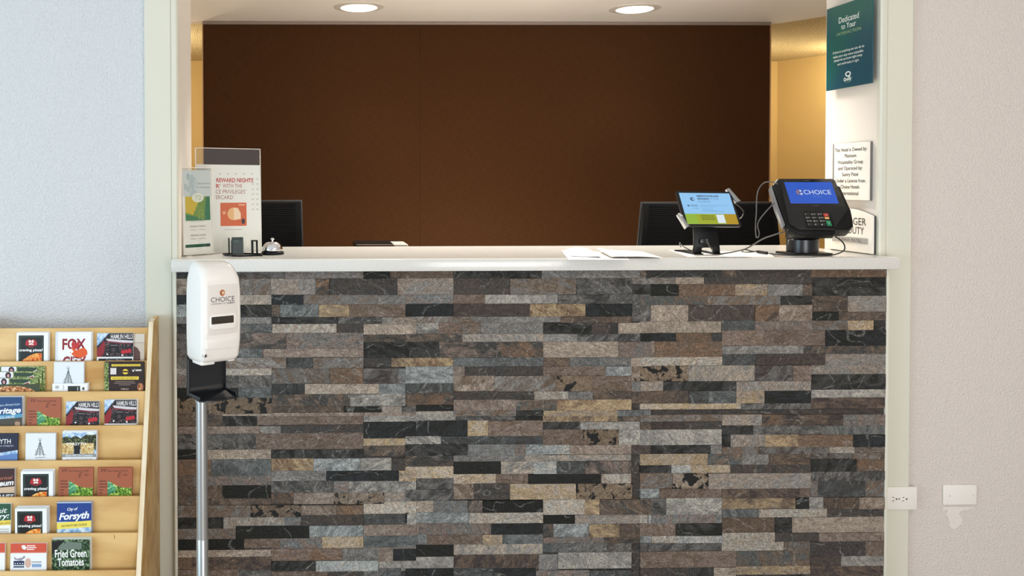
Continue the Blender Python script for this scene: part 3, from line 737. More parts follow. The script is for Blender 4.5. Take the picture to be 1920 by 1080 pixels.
def art_cemetery(m, W):
    m.rect(0, 2, W, 58, SKYP, .1); m.poly([(0, 12), (8, 9), (16, 12), (24, 8), (34, 13), (44, 6), (56, 7), (W, 5), (W, 34), (0, 34)], TREES, .15); m.rect(0, 22, 21, 42, STONES, .2); m.rect(34, 22, W-4, 42, STONES, .2); m.rect(22, 22, 33, 42, pm(22, 20, 20), .25)
    m.text('FORSYTH', 26, 26, 5, pm(236, 232, 220), .3, width=36, al='C', bold=.02); m.rect(0, 42, W, 48, pm(140, 146, 152), .25); m.text('Stony Hill City Cemetery', W/2, 47, 4.6, WHT, .3, width=W-12, al='C', shear=.15); m.rect(0, 48, W, 70, WHT, .25)
    m.text('C', 5, 60, 8, pm(70, 70, 72), .3); [m.rect(14, 51+i*3, W-6, 52+i*3, pm(170, 172, 174), .3) for i in range(3)]
def art_museum(m, W):
    m.rect(0, 0, W, 70, pm(58, 24, 26), .1); m.text('Historical', W-3, 19, 6, pm(200, 120, 90), .2, width=46, shear=.3, al='R', rot=-.08); m.text('Museum', W-1, 30, 9.5, WHT, .2, width=54, shear=.3, bold=.03, al='R', rot=-.08); m.poly([(0, 38), (W, 33), (W, 45), (0, 47)], pm(206, 180, 150), .2); m.rect(0, 45, W, 70, pm(20, 22, 40), .2); m.text('DAWES', W-1, 57, 9, WHT, .3, width=44, bold=.02, al='R')
def art_green(m, W):
    m.rect(0, 0, W, 60, WHT, .1); m.rect(0, 0, W, 33, pm(34, 80, 56), .2); m.text('Visit', W-6, 16, 9, WHT, .3, width=30, shear=.35, bold=.01, al='R', rot=-.1); m.text('Country:', W-2, 26, 9, WHT, .3, width=66, shear=.3, bold=.02, al='R', rot=-.1); m.poly([(0, 34), (W, 30), (W, 39), (0, 42)], pm(232, 206, 84), .25); m.text('MUSEUM', W-2, 37, 3, pm(60, 50, 20), .3, width=34, al='R', rot=-.08); [m.rect(4, 46+i*4, W-3, 48+i*4, pm(190, 184, 174), .2) for i in range(3)]
def art_city(m, W):
    m.rect(0, 0, W, 62, pm(196, 216, 232), .1); m.rect(0, 1.5, W, 36, pm(26, 62, 138), .2); m.text('City of', W/2-3, 15, 5, WHT, .3, width=20, shear=.35, bold=.02, al='C', rot=-.06); m.text('Forsyth', W/2, 31, 12, WHT, .3, width=W-7, shear=.3, bold=.035, al='C', rot=-.06); m.poly([(0, 38), (W, 34), (W, 46), (0, 50)], pm(240, 220, 92), .25); m.text('ADVENTURE GUIDE', W/2, 44.6, 3.8, pm(44, 48, 60), .3, width=W-16, al='C', rot=-.06, bold=.01); m.poly([(0, 50), (W, 46), (W, 62), (0, 62)], SKYP, .2)
def art_flag(m, W):
    m.rect(0, 0, W, 60, WHT, .1); m.rect(0, 0, W, 18, pm(208, 82, 58), .2); m.rect(2, 16.6, W, 17.4, pm(230, 170, 156), .25); m.poly([(20, 4), (26, 3), (30, 8), (27, 12), (22, 10)], WHT, .3)
    for i, wd in enumerate((16, 18, 14)): m.rect(30, 3.6+i*3.4, 30+wd, 5.4+i*3.4, pm(246, 228, 222), .3)
    m.rect(6, 32, 26, 40, pm(34, 50, 84), .2); [m.oval(9+i*4.6, 37, 1.1, 1.1, WHT, .3, 8) for i in range(4)]; m.rect(6, 41.5, 26, 44.5, pm(60, 80, 110), .2); m.poly([(6, 24), (12, 28), (22, 26), (26, 22), (28, 26), (20, 32), (8, 30)], pm(160, 150, 164), .2); m.oval(33, 36, 6, 9, pm(212, 176, 160), .2, 14); m.rect(40, 33, W-9, 36, pm(176, 178, 180), .2); m.rect(40, 38, W-9, 44, pm(136, 166, 204), .2)
def art_tomato(m, W):
    m.rect(0, 0, W, 66, FERN, .1); m.poly([(0, 3), (24, 3), (14, 12), (0, 30)], pm(16, 16, 20), .2); m.poly([(12, 12), (30, 4), (56, 6), (56, 18), (14, 20)], pm(110, 124, 112), .18)
    m.text('Fried Green', W/2, 33, 14, pm(244, 244, 238), .4, width=W-12, bold=.02, al='C', rot=-.02); m.text('Tomatoes', W/2, 49, 14, pm(244, 244, 238), .4, width=W-22, bold=.02, al='C', rot=-.02); m.oval(W*.38, 66, 14, 9, pm(126, 168, 44), .3, 20); m.oval(W*.6, 66, 11, 6, pm(70, 110, 50), .28, 20)

def leaf(row, x0, y0, x1, n, t, art, paper, name, label, cat='leaflet', roll=0, behind=None, grp=None, dx=.9, dz=.9, front=.0, bo=.0):
    ya = bd[row].y - .0025 - t - front; yb_ = bd[row+1].y + .0105 + bo
    zb = bd[row+1].z-.112; P = at(x0, y0, ya); s = (P-CAM).dot(FWD)/F_PX; H = (P.z-zb)
    lean = math.atan2(max(ya-yb_-.0005-t*0, 0), H)
    v = Vector((0, math.sin(lean), math.cos(lean))); u = Vector((math.cos(roll), 0, math.sin(roll))); u = (u-v*u.dot(v)).normalized()
    n_ = u.cross(v); m = frame(P, u, v); W = (x1-x0)
    L_ = H/s/math.cos(lean)
    if roll: L_ -= abs(math.sin(roll))*W
    art_m = m @ Matrix.Diagonal((s, -s, .0009, 1))
    mb = MB(m); mb.box(0, -L_*s, -.0006, W*s, 0, 0, paper)
    if art: mb.m = art_m; mb.flip = True; art(mb, W)
    o = tag(mb.build(name, None, P), label, cat)
    if behind and n > 1:
        src = None; st_ = t/(n-1) if n > 1 else 0
        for i in range(1, n):
            d = -n_*(st_*i) + u*(dx*s*random.uniform(.3, 1.6)*i*.5) + v*(dz*s*random.uniform(.3, 1.3)*i*.4)
            if src is None:
                b = MB(m); b.box(0, -L_*s+.001*n, -.0006, W*s, 0, 0, paper); src = b.build(name, None, P); q = src
            else: q = src.copy(); COL.objects.link(q)
            q.location = P+d; tag(q, behind, cat, grp)
    return o

BRN = pm(164, 90, 60)
leaf(0, 31, 624, 90, 4, .008, art_pizza, WHT, 'leaflet', 'green and white pizza leaflet at the left of the rack top tier', behind='white leaflet edge behind the pizza leaflet on the rack top tier', grp='leaflets behind the top pizza leaflet', dx=3, dz=1)
leaf(0, 104, 623, 171, 4, .008, art_fox, WHT, 'leaflet', 'white leaflet with a red fox picture on the rack top tier', behind='white leaflet edge behind the red fox leaflet', grp='leaflets behind the fox leaflet', dx=1.2, dz=.8)
leaf(0, 250, 626, 271, 1, .001, art_family, pm(224, 214, 200), 'leaflet', 'beige leaflet half hidden at the right end of the rack top tier', front=-.0)
leaf(0, 182, 625, 250, 3, .006, art_train, WHT, 'leaflet', 'red barn and black engine leaflet on the rack top tier', behind='leaflet edge behind the engine leaflet on the rack top tier', grp='leaflets behind the top engine leaflet', dx=.7, dz=.5)
fo = [(-32, 687, 84, .0, 'rearmost'), (-38, 697, 78, -.03, 'middle'), (-44, 709, 70, -.07, 'front')]
for i, (x0, y0, x1, ro, wd) in enumerate(fo):
    leaf(1, x0, y0, x1, 1, .002+.0045*i, art_food, pm(206, 206, 190), 'meal_card', '%s of the fanned green grass-edged cards at the left of the second tier' % wd, 'card', roll=ro, bo=.0125-.004*i)
leaf(1, -20, 721, 74, 1, .017, art_plate, pm(206, 206, 190), 'meal_card', 'card with a plate of food in front of the fanned green cards, second tier', 'card', roll=-.06)
leaf(1, 101, 679, 157, 3, .005, art_tree, pm(226, 232, 236), 'leaflet', 'pale leaflet with a line-drawn tree standing on the second tier', behind='pale leaflet edge behind the tree leaflet on the second tier', grp='leaflets behind the second tier tree leaflet', dx=.8, dz=.5)
leaf(1, 98, 719, 164, 2, .012, art_form, WHT, 'leaflet', 'short white leaflet in front of the line-drawn tree leaflet, second tier', behind='white sheet edge behind the short leaflet on the second tier', grp='short sheets second tier', dx=4, dz=.3)
leaf(1, 196, 679, 270, 3, .006, art_menu, pm(60, 34, 26), 'leaflet', 'dark brown menu leaflet with yellow bands at the right of the second tier', behind='brown leaflet edge behind the yellow-banded menu leaflet', grp='leaflets behind the menu leaflet', dx=.4, dz=.6)
leaf(2, -36, 745, 41, 5, .016, art_heritage, pm(226, 226, 222), 'leaflet', 'blue heritage booklet at the left edge of the third tier', behind='booklet edge behind the blue heritage booklet', grp='booklets behind the heritage booklet', dx=1.2, dz=.9)
leaf(2, 51, 746, 114, 3, .004, art_eve, BRN, 'leaflet', 'rust brown fern leaflet on the third tier', behind='rust leaflet edge behind the third tier fern leaflet', grp='leaflets behind the third tier fern leaflet', dx=.5, dz=.4)
leaf(2, 124, 753, 186, 3, .006, lambda m, W: art_train(m, W, False), WHT, 'leaflet', 'barn and engine leaflet beside the rust fern leaflet, third tier', behind='leaflet edge behind the third tier left engine leaflet', grp='leaflets behind the third tier left engine leaflet', dx=.5, dz=.4)
leaf(2, 196, 750, 256, 4, .009, lambda m, W: art_train(m, W, False), WHT, 'leaflet', 'barn and engine leaflet at the right end of the third tier', behind='leaflet edge behind the rightmost third tier engine leaflet', grp='leaflets behind the third tier right engine leaflet', dx=1.2, dz=.8)
leaf(3, -34, 814, 33, 3, .006, art_navy, pm(60, 62, 80), 'leaflet', 'navy leaflet with white capitals at the left edge of the fourth tier', behind='navy leaflet edge behind the white-lettered navy leaflet', grp='leaflets behind the navy leaflet', dx=1, dz=.8)
leaf(3, 48, 813, 104, 4, .009, art_tree, pm(230, 234, 236), 'leaflet', 'pale leaflet with a line-drawn tree standing on the fourth tier', behind='pale leaflet edge behind the fourth tier tree leaflet', grp='leaflets behind the fourth tier tree leaflet', dx=.9, dz=.7)
leaf(3, 117, 809, 180, 4, .009, art_cemetery, WHT, 'leaflet', 'leaflet with a stone wall and trees picture on the fourth tier', behind='leaflet edge behind the stone wall picture leaflet', grp='leaflets behind the stone wall leaflet', dx=1.2, dz=1.1)
leaf(4, -36, 879, 27, 3, .007, art_museum, pm(216, 206, 196), 'leaflet', 'maroon museum leaflet at the left edge of the fifth tier', behind='leaflet edge behind the maroon museum leaflet', grp='leaflets behind the museum leaflet', dx=1, dz=.8)
leaf(4, 39, 884, 99, 5, .014, art_pizza, WHT, 'leaflet', 'green and white pizza leaflet standing on the fifth tier', behind='white leaflet edge behind the fifth tier pizza leaflet', grp='leaflets behind the fifth tier pizza leaflet', dx=1, dz=1)
leaf(4, 110, 877, 175, 3, .006, art_eve, BRN, 'leaflet', 'rust brown fern leaflet next to the pizza leaflet, fifth tier', behind='rust leaflet edge behind the fifth tier left fern leaflet', grp='leaflets behind the fifth tier left fern leaflet', dx=.4, dz=.6)
leaf(4, 183, 877, 248, 3, .006, art_eve, BRN, 'leaflet', 'rust brown fern leaflet at the right end of the fifth tier', behind='rust leaflet edge behind the fifth tier right fern leaflet', grp='leaflets behind the fifth tier right fern leaflet', dx=.4, dz=.5)
leaf(5, -50, 945, 20, 3, .005, art_green, WHT, 'leaflet', 'green leaflet with a yellow band at the left edge of the sixth tier', behind='leaflet edge behind the green and yellow leaflet', grp='leaflets behind the green leaflet', dx=.5, dz=.5)
leaf(5, 28, 954, 87, 7, .022, art_pizza, WHT, 'leaflet', 'green and white pizza leaflet fronting the thick sixth tier stack', behind='white leaflet edge in the thick pizza stack on the sixth tier', grp='leaflets in the sixth tier pizza stack', dx=.6, dz=.6)
leaf(5, 107, 942, 171, 4, .010, art_city, pm(186, 180, 184), 'leaflet', 'blue city guide leaflet with a yellow band on the sixth tier', behind='leaflet edge behind the blue city guide', grp='leaflets behind the blue city guide', dx=.9, dz=.7)
leaf(6, -56, 1019, 9, 3, .004, art_flag, WHT, 'leaflet', 'orange-topped leaflet cut off by the left edge of the seventh tier', behind='leaflet edge behind the cut-off orange-topped leaflet', grp='leaflets behind the left orange-topped leaflet', dx=.4, dz=.3)
leaf(6, 20, 1019, 87, 3, .004, art_flag, WHT, 'leaflet', 'orange-topped white leaflet with flag picture on the seventh tier', behind='leaflet edge behind the flag picture leaflet', grp='leaflets behind the flag leaflet', dx=.4, dz=.3)
leaf(6, 97, 1012, 168, 6, .016, art_tomato, pm(226, 226, 214), 'leaflet', 'dark green tomato leaflet with white lettering on the seventh tier', behind='leaflet edge behind the green tomato leaflet', grp='leaflets behind the tomato leaflet', dx=.5, dz=.9)

# ---------------------------------------------------------------- things on the countertop
def holder(name, m, W, H, paper_h, art, label, foot):
    t = thing(name, m.translation, label, 'sign holder')
    e = .0022
    MB(m).box(0, 0, .0004, W, H, .0026, CLEAR, .0004, 1).build('front_pane', t); MB(m).box(0, 0, -.0028, W, H, -.0014, CLEAR, .0004, 1).build('back_pane', t)
    ed = MB(m)
    for a in ((0, 0, W, e), (0, 0, e, H), (W-e, 0, W, H), (0, H-e, W, H)): ed.box(a[0], a[1], -.003, a[2], a[3], .003, CLEAR_EDGE)
    ed.build('edge', t)
    pp = MB(m); pp.box(e, e, -.0010, W-e, paper_h, 0, PAPER); art(pp); pp.build('paper_insert', t)
    n = m.col[2].xyz; n = Vector((n.x, n.y, 0)).normalized(); o = m.translation; u = m.col[0].xyz
    fm = frame((o.x, o.y, TOP+.0003), u, -n)     # foot lies flat behind the panes
    MB(fm).box(0, -.002, 0, W, foot, .0025, CLEAR, .0005, 1).build('foot', t)
    return t
# tall poster
mT = tilt((0, 0, 0), 22, 3, -.4); bl = atz(368, 474, TOP); bl = Vector((at(368, 474, .27).x, .27, TOP+.003)); mT.translation = bl
Wt = .232; Ht = .372
wx = on(mT, 489.5, 400)[0]; hy = on(mT, 430, 278)[1]; py_ = on(mT, 430, 309)[1]; Wt, Ht = wx, hy
def tx(pp, m, s, xa_, xb_, yb__, capx, ink, bold=0, z=.0003):
    a = on(m, xa_, yb__); b = on(m, xb_, yb__); c = on(m, xa_, yb__-capx); pp.text(s, a[0], a[1], c[1]-a[1], ink, z, width=b[0]-a[0], bold=bold)
def art_poster(pp):
    r = pm(206, 58, 44); g = pm(150, 140, 136)
    tx(pp, mT, 'REWARD NIGHTS', 405.5, 474.5, 341.5, 7.4, r, .025); tx(pp, mT, "R'", 405, 413, 352.5, 7.2, r, .025); tx(pp, mT, 'WITH THE', 417.5, 454, 352, 7.2, pm(190, 96, 84)); tx(pp, mT, "CE PRIVILEGES'", 404.5, 461, 363, 7.2, pm(176, 100, 90)); tx(pp, mT, "ERCARD'", 405, 438, 373.5, 7.2, pm(170, 100, 92))
    a = on(mT, 413.5, 424); b = on(mT, 462, 380); w_, h_ = b[0]-a[0], b[1]-a[1]
    pp.prism(rr(a[0], a[1], b[0], b[1], .003), 0, .0003, pm(228, 104, 42))
    cx, cy = a[0]+w_*.5, a[1]+h_*.52
    pp.oval(cx-.001, cy, h_*.26, h_*.27, pm(240, 190, 130), .0005); pp.poly([(cx+.001, cy-h_*.27), (cx+.001, cy+h_*.27), (cx+h_*.2, cy+h_*.25), (cx+h_*.32, cy+h_*.02), (cx+h_*.32, cy-h_*.22)], pm(250, 222, 190), .0006); pp.oval(cx-h_*.42, cy+h_*.05, h_*.08, h_*.07, pm(240, 180, 130), .0005)
    pp.oval(b[0]-w_*.13, a[1]+h_*.2, w_*.07, h_*.12, pm(60, 40, 44), .0005); pp.rect(b[0]-w_*.3, b[1]-h_*.12, b[0]-w_*.06, b[1]-h_*.07, pm(246, 190, 160), .0005)
    tx(pp, mT, 'Find out more information', 422, 455, 431.5, 2.2, pm(140, 130, 124))
    for i in range(8):
        for j in range(5):
            if i > 1 and j < 3: continue
            q = on(mT, 447+j*8.4 if i else 410+j*15, 327.5+i*9.5); pp.rect(q[0], q[1], q[0]+.009, q[1]+.006, pm(226, 220, 214), .0001)
holder('poster_holder', mT, Wt, Ht, py_, art_poster, 'tall clear acrylic holder with a rewards poster standing on the counter', .09)
# small leaflet holder by the left jamb
mL = tilt((0, 0, 0), 46, 2, 0); bs = Vector((at(344, 480, .125).x, .125, TOP+.003)); mL.translation = bs
Ws = on(mL, 398, 400)[0]; Hs = on(mL, 375, 314)[1]
def art_small(pp):
    a = on(mL, 351, 412); b = on(mL, 400, 368); lx0, lx1 = Ws*.10, Ws*.93; y0, y1 = a[1]-.004, b[1]
    pp.rect(.004, y1, Ws-.004, Hs-.01, pm(222, 226, 226), .0001); rs = random.Random(5)
    for i in range(16): pp.oval(Ws*rs.uniform(.12, .45), rs.uniform(y1, Hs-.03), Ws*.06, .012, pm(*[rs.choice(((196, 208, 212), (206, 216, 214), (186, 200, 206)))][0]), .0001+.00001*i)
    pp.rect(lx0, y0, lx1, y1, pm(126, 158, 80), .0004); pp.poly([(lx0, y1), (lx0+(lx1-lx0)*.62, y1), (lx0+(lx1-lx0)*.3, y0+.02), (lx0, y0+.03)], pm(214, 186, 70), .0005); pp.poly([(lx1, y1), (lx1, y0), (lx0+(lx1-lx0)*.72, y0), (lx0+(lx1-lx0)*.85, y1)], pm(62, 124, 92), .0005); pp.poly([(lx0, y0), (lx0, y0+.022), (lx0+(lx1-lx0)*.5, y0+.012), (lx0+(lx1-lx0)*.7, y0)], pm(70, 134, 96), .0006)
    pp.oval(Ws*.52, y1-.004, Ws*.2, .017, pm(232, 234, 220), .0008); pp.text('72', Ws*.53, y1-.012, .016, pm(184, 190, 170), .0010, width=Ws*.2, al='C')
    for i in range(40): pp.oval(Ws*rs.uniform(.4, .75), rs.uniform(y0, y1-.025), .0016, .0016, pm(190, 206, 130), .0009, 6)
    pp.text('Come join us', Ws*.94, Hs-.060, .0062, pm(150, 160, 164), .0007, width=Ws*.42, al='R'); pp.text('for breakfast', Ws*.94, Hs-.074, .0062, pm(150, 160, 164), .0007, width=Ws*.46, al='R')
    for s_, y, c, h in (('COMPLIMENTARY BREAKFAST', .118, (176, 170, 166), .004), ('MONDAY-FRIDAY', .098, (70, 66, 66), .0056), ('6:30am - 9:30am', .087, (150, 146, 142), .004), ('WEEKEND HOURS', .066, (70, 66, 66), .0056), ('7:00am - 10:00am', .055, (150, 146, 142), .004)): pp.text(s_, Ws*.5, y, h, pm(*c), .0004, width=Ws*.52, al='C')
    pp.rect(Ws*.07, .026, Ws*.9, .037, pm(52, 110, 84), .0004); pp.rect(Ws*.72, .026, Ws*.9, .037, pm(36, 70, 60), .0005)
holder('leaflet_holder', mL, Ws, Hs, Hs-.012, art_small, 'small clear acrylic holder with a green and yellow sheet beside the left jamb', .05)

# desk bell
bc = Vector((at(511, 471, .20).x, .20, TOP))
t = thing('desk_bell', bc, 'chrome desk bell with a black base on the counter', 'desk bell')
sB = (at(533, 470, .2).x-at(489.5, 470, .2).x)/2; mB = Matrix.Translation(bc)
MB(mB).lathe([(sB*.97, 0), (sB, .003), (sB*.96, .010), (sB*.8, .014), (.01, .014)], BLACK).build('base', t)
MB(mB).lathe([(sB*.88, .0145), (sB*.90, .017), (sB*.86, .024), (sB*.74, .035), (sB*.55, .0425), (sB*.3, .0465), (.004, .0475)], CHROME).build('dome', t)
MB(mB).lathe([(.0028, .047), (.0028, .052), (.0062, .0535), (.0068, .0565), (.0045, .0600), (.001, .0610)], CHROME).build('plunger', t)

# small card stand: clear slots with black outlined base and green cards
cY = .135; cc = at(455, 477, cY); t = thing('card_stand', (cc.x, cY, TOP), 'small black-edged clear card stand with dark green cards before the tall holder', 'card stand')
zz = TOP
def flatring(mb, pts, r, m): mb.tube(pts+[pts[0]], r, m, 6, 1)
X = lambda px, y=cY: at(px, 470, y).x
MB().box(X(420), cY-.01, zz, X(490), cY+.052, zz+.003, CLEAR, .001).build('base_plate', t)
rg = MB(); flatring(rg, [(X(416), cY+.036, zz+.0044), (X(438), cY-.050, zz+.0044), (X(452), cY-.058, zz+.0044), (X(492), cY-.030, zz+.0044), (X(489), cY+.030, zz+.0044), (X(455), cY+.052, zz+.0044)], .0032, BLACK); rg.build('rim', t)
sl = MB(tilt((X(427), cY+.026, zz+.004), 12, 8)); sl.box(0, 0, .006, .056, .048, .0075, CLEAR); sl.box(0, 0, -.0015, .056, .056, 0, CLEAR); sl.box(0, 0, -.0015, .004, .058, .0095, BLACK, .0006); sl.box(.010, 0, .004, .013, .050, .0085, BLACK, .0006); sl.build('left_slot', t)
cd = tag(MB(tilt((X(432), cY+.0258, zz+.0046), 12, 8)).box(.003, 0, .0006, .044, .060, .0034, mat('green_cards', (15, 40, 33), .3)).box(.014, .043, .0034, .026, .047, .0036, pm(60, 96, 84)).box(.008, .026, .0034, .034, .0272, .0036, pm(44, 78, 68)).build('card_pack', None, (X(432), cY+.026, zz+.004)), 'pack of dark green cards standing in the small card stand', 'cards')
rb = MB(tilt((X(470), cY+.026, zz+.004), 14, 6)); rb.box(0, 0, 0, .0065, .050, .014, BLACK, .001); rb.box(0, .045, 0, .024, .050, .008, BLACK, .001); rb.box(.0175, .0, 0, .024, .050, .006, BLACK, .001); rb.box(.006, .002, .001, .018, .045, .003, CLEAR); rb.build('right_slot', t)

# loose papers
def sheet(name, px, fn, m, label, nu=14, nv=8):
    pts = [atz(x, y, TOP) for x, y in px]
    def f(a, b):
        p = pts[0]*(1-a)*(1-b)+pts[1]*a*(1-b)+pts[2]*a*b+pts[3]*(1-a)*b; return (p.x, p.y, TOP+.0006+fn(a, b))
    c = sum(pts, Vector())/4
    return tag(MB().grid(f, nu, nv, m).build(name, None, (c.x, c.y, TOP)), label, 'paper')
# corners: front left, front right, back right, back left
sheet('paper_sheet', [(1066, 487.2), (1180, 487.4), (1164, 474), (1053, 470)], lambda a, b: 0, pm(244, 240, 240), 'flat white sheet lying under the curled sheets on the counter')
sheet('paper_sheet', [(1069, 481), (1128, 484.5), (1104, 468.5), (1060, 469.5)], lambda a, b: .002+.008*math.sin(math.pi*a)*b*b+.008*max(0, a-.55)*(1-b), pm(232, 238, 246), 'bluish folded sheet on the left of the loose papers')
sheet('paper_sheet', [(1146, 485.2), (1243, 485.6), (1205, 474), (1118, 473)], lambda a, b: .003+.011*math.exp(-((a-.02)/.22)**2)*(.25+.75*b)+.004*math.sin(math.pi*a), pm(248, 243, 230), 'cream curled sheet on the right of the loose papers')
sheet('paper_sheet', [(1290, 482), (1452, 482.2), (1440, 473), (1254, 469)], lambda a, b: 0, pm(244, 240, 232), 'white sheet lying beneath the tablet stand', 4, 4)

# ---------------------------------------------------------------- tablet on its stand
def scaled(o, k): return CAM + (Vector(o)-CAM)*k
mA = tilt(scaled((1.462, .258, 1.267), .95), 9.4, 29.2, -1.0); sw, sh = .1967, .1235
t = thing('tablet', mA.translation, 'tablet with a blue and yellow-green screen clamped on a black counter stand', 'tablet')
hw, hh = sw/2+.0095, sh/2+.0085
MB(mA).prism(rr(-hw, -hh, hw, hh, .009), -.0085, 0, SATIN, .0015).build('body', t)
MB(mA).prism(rr(-hw+.001, -hh+.001, hw-.001, hh-.001, .008), -.0002, .0006, mat('tablet_glass', (8, 8, 9), .12)).build('bezel', t)
scn = MB(mA); z = .0008; B1 = glow(146, 200, 244, .95)
scn.rect(-sw/2, -sh/2, sw/2, sh/2, B1, z); yb0 = -sh/2+sh*.325; scn.poly([(-sw/2, -sh/2), (-sw/2+.012, -sh/2), (-sw/2+.012, yb0)] if False else [(-sw/2, -sh/2), (sw/2, -sh/2), (sw/2, yb0), (-sw/2, yb0)], glow(172, 184, 44, .8), z+.0001)
scn.rect(sw*.27, -sh/2, sw/2, yb0, glow(196, 160, 30, .75), z+.0002); scn.rect(-sw/2, -sh/2, -sw*.28, yb0, glow(158, 196, 62, .8), z+.0002)
dk = glow(40, 56, 96, .6); md = glow(104, 140, 190, .8)
def S(s, x, y, c, m_, wd, b=0): scn.text(s, x*sw, y*sh, c*sh, m_, z+.0004, width=wd*sw, bold=b)
S('RESERVATIONS AND', -.165, .375, .052, dk, .43, .03); S('REWARDS', -.165, .285, .052, dk, .225, .03); S('AT YOUR', .08, .285, .052, md, .17); S('FINGERTIPS', -.165, .195, .05, md, .24)
scn.oval(-.27*sw, .30*sh, .04*sw, .055*sh, dk, z+.0004); scn.oval(-.262*sw, .30*sh, .022*sw, .032*sh, B1, z+.0005); scn.rect(-.262*sw, .285*sh, -.22*sw, .315*sh, B1, z+.0006)
S('CHOICE', -.355, .06, .055, dk, .155); scn.oval(-.385*sw, .085*sh, .014*sw, .03*sh, dk, z+.0004); S('privileges', -.32, -.01, .03, md, .12)
for i, (y, wd, x0) in enumerate(((.09, .56, -.15), (.045, .28, -.15), (-.03, .2, -.13), (-.075, .27, -.13), (-.105, .42, -.13))): S(('Download the mobile app for reservations', 'and check your rewards', 'Search. Book. Go.', 'Earn points when you stay', 'See terms and conditions in the app store')[i], x0, y, .026, md, wd)
for i, (s, wd) in enumerate((('DOWNLOAD IN THE', .25), ('APPLE OR GOOGLE', .27), ('APP STORE TODAY', .28))): S(s, -.20, -.255-i*.058, .036, glow(52, 58, 20, .6), wd, .02)
scn.rect(.105*sw, -.465*sh, .255*sw, -.20*sh, glow(226, 238, 250, .9), z+.0004)
scn.build('screen', t)
for k, (pts) in enumerate((((1270.5, 401), (1274.5, 399.5), (1291, 424), (1286, 428)), ((1362.5, 354), (1367, 353.5), (1385, 375), (1380.5, 379.5)))):
    q = [on(mA, *p) for p in pts]; cb = MB(mA); cb.prism(q, -.011, .004, STEEL, .001)
    if k == 0: cb.prism([q[0], (q[0][0]*.93+q[3][0]*.07, q[0][1]*.93+q[3][1]*.07), on(mA, 1280, 407), on(mA, 1276, 403)], .004, .0062, CHROME); a_, b_ = q[2], q[3]
    else: a_, b_ = q[2], q[3]
    cb.prism([b_, a_, (a_[0]-.004*(1-2*k)*-1*-1, a_[1]-.005), (b_[0]-.007, b_[1]-.003)] if k else [q[2], q[3], (q[3][0]+.002, q[3][1]+.006), (q[2][0]+.004, q[2][1]+.005)], .003, .0055, STEEL, .0006)
    cb.build('clamp', t)
cm = MB(mA); cm.box(-hw-.002, -.03, -.020, hw+.002, -.012, -.0086, BLACK, .002); cm.box(-.045, -.05, -.026, .045, .04, -.009, BLACK, .004); cm.build('clamp_bar', t)
ys = .115
stp = MB(); pts = [at(px, py, ys) for px, py in ((1301, 418), (1341, 418), (1349.5, 460), (1351, 477), (1337.5, 477.6), (1337.5, 466), (1335, 464.5), (1318, 464.5), (1316, 466), (1315.5, 477.3), (1300, 478), (1302.5, 462))]
mst = Matrix(((1, 0, 0, 0), (0, 0, 1, 0), (0, 1, 0, 0), (0, 0, 0, 1)))
stp.m = mst; stp.prism([(p.x, max(p.z, TOP+.0008)) for p in pts], ys, ys+.014, BLACK, .0012); stp.build('stand_column', t)
ft = MB(); x0, x1 = at(1299, 478, ys).x, at(1316, 478, ys).x; x2, x3 = at(1337, 478, ys).x, at(1352, 478, ys).x
for a, b in ((x0, x1), (x2, x3)): ft.box(a, ys-.016, TOP+.0006, b, ys+.16, TOP+.0055, BLACK, .002)
ft.box(x0, ys+.13, TOP+.0006, x3, ys+.17, TOP+.0055, BLACK, .002); ft.build('stand_foot', t)
hd = MB(); c0 = at(1320, 452, ys-.004); hd.box(c0.x-.016, ys-.010, c0.z-.010, c0.x+.016, ys, c0.z+.008, SATIN, .003); hd.build('cable_clip', t)
def cord(name, pts, r, m, label, org=None):
    P = [atz(p[0], p[1], TOP+r) if len(p) == 2 else at(*p) for p in pts]
    return tag(MB().tube(P, r, m, 8, 5).build(name, None, org or P[0]), label, 'cable')
CB = mat('cable_black', (24, 24, 25), .4); CG = mat('cable_grey', (84, 82, 80), .4)
cord('cable', [(1325, 448, .09), (1327, 456, .08), (1332, 464, .085), (1337, 470, .09)], .0019, CG, 'thin grey cable hanging down the front of the tablet stand')
cord('cable', [(1300, 472, .13), (1290, 467, .18), (1280, 461, .25), (1275, 455, .26), (1274.5, 459, .25), (1277, 463, .24)], .0019, CB, 'short black cable looping up left of the tablet stand')
cord('cable', [(1378, 381, .17), (1388, 389, .19), (1394, 397, .20), (1392, 405, .19), (1386, 411, .18), (1370, 416, .16)], .0022, CB, 'black cable curving behind the right edge of the tablet')
cord('cable', [(1352, 476, .09), (1372, 473, .12), (1390, 469, .16), (1405, 463, .2), (1430, 448, .14), (1450, 441, .12), (1474, 433, .11)], .0026, CG, 'grey cable rising from the counter to the lower left of the card terminal')

# ---------------------------------------------------------------- card terminal
mC = tilt(scaled((1.959, .462, 1.322), .9035), -6.7, 39.2, -.1); tw, thh = .1626, .0976
t = thing('card_terminal', (mC.translation.x, mC.translation.y, TOP), 'black payment terminal with a blue screen and keypad on a round counter mount', 'card terminal')
Z = lambda x, y, k=6.355, ox=1420, oy=320: (ox+x/k, oy+y/k)
P2 = lambda lst: [on(mC, *Z(*p)) for p in lst]
bo = MB(mC); bo.prism(P2([(245, 86), (900, 88), (935, 108), (960, 172), (990, 180), (1118, 462), (1122, 480), (1145, 590), (1150, 655), (1108, 690), (945, 690), (900, 740), (470, 728), (345, 640), (182, 165)]), -.034, -.002, BLACK, .005, 3); bo.build('housing', t)
fc = MB(mC); fc.prism(P2([(262, 98), (890, 98), (925, 116), (1075, 470), (930, 676), (905, 716), (500, 700), (380, 640)]), -.003, .0012, mat('gloss_black', (10, 10, 11), .16), .0012); fc.build('face_plate', t)
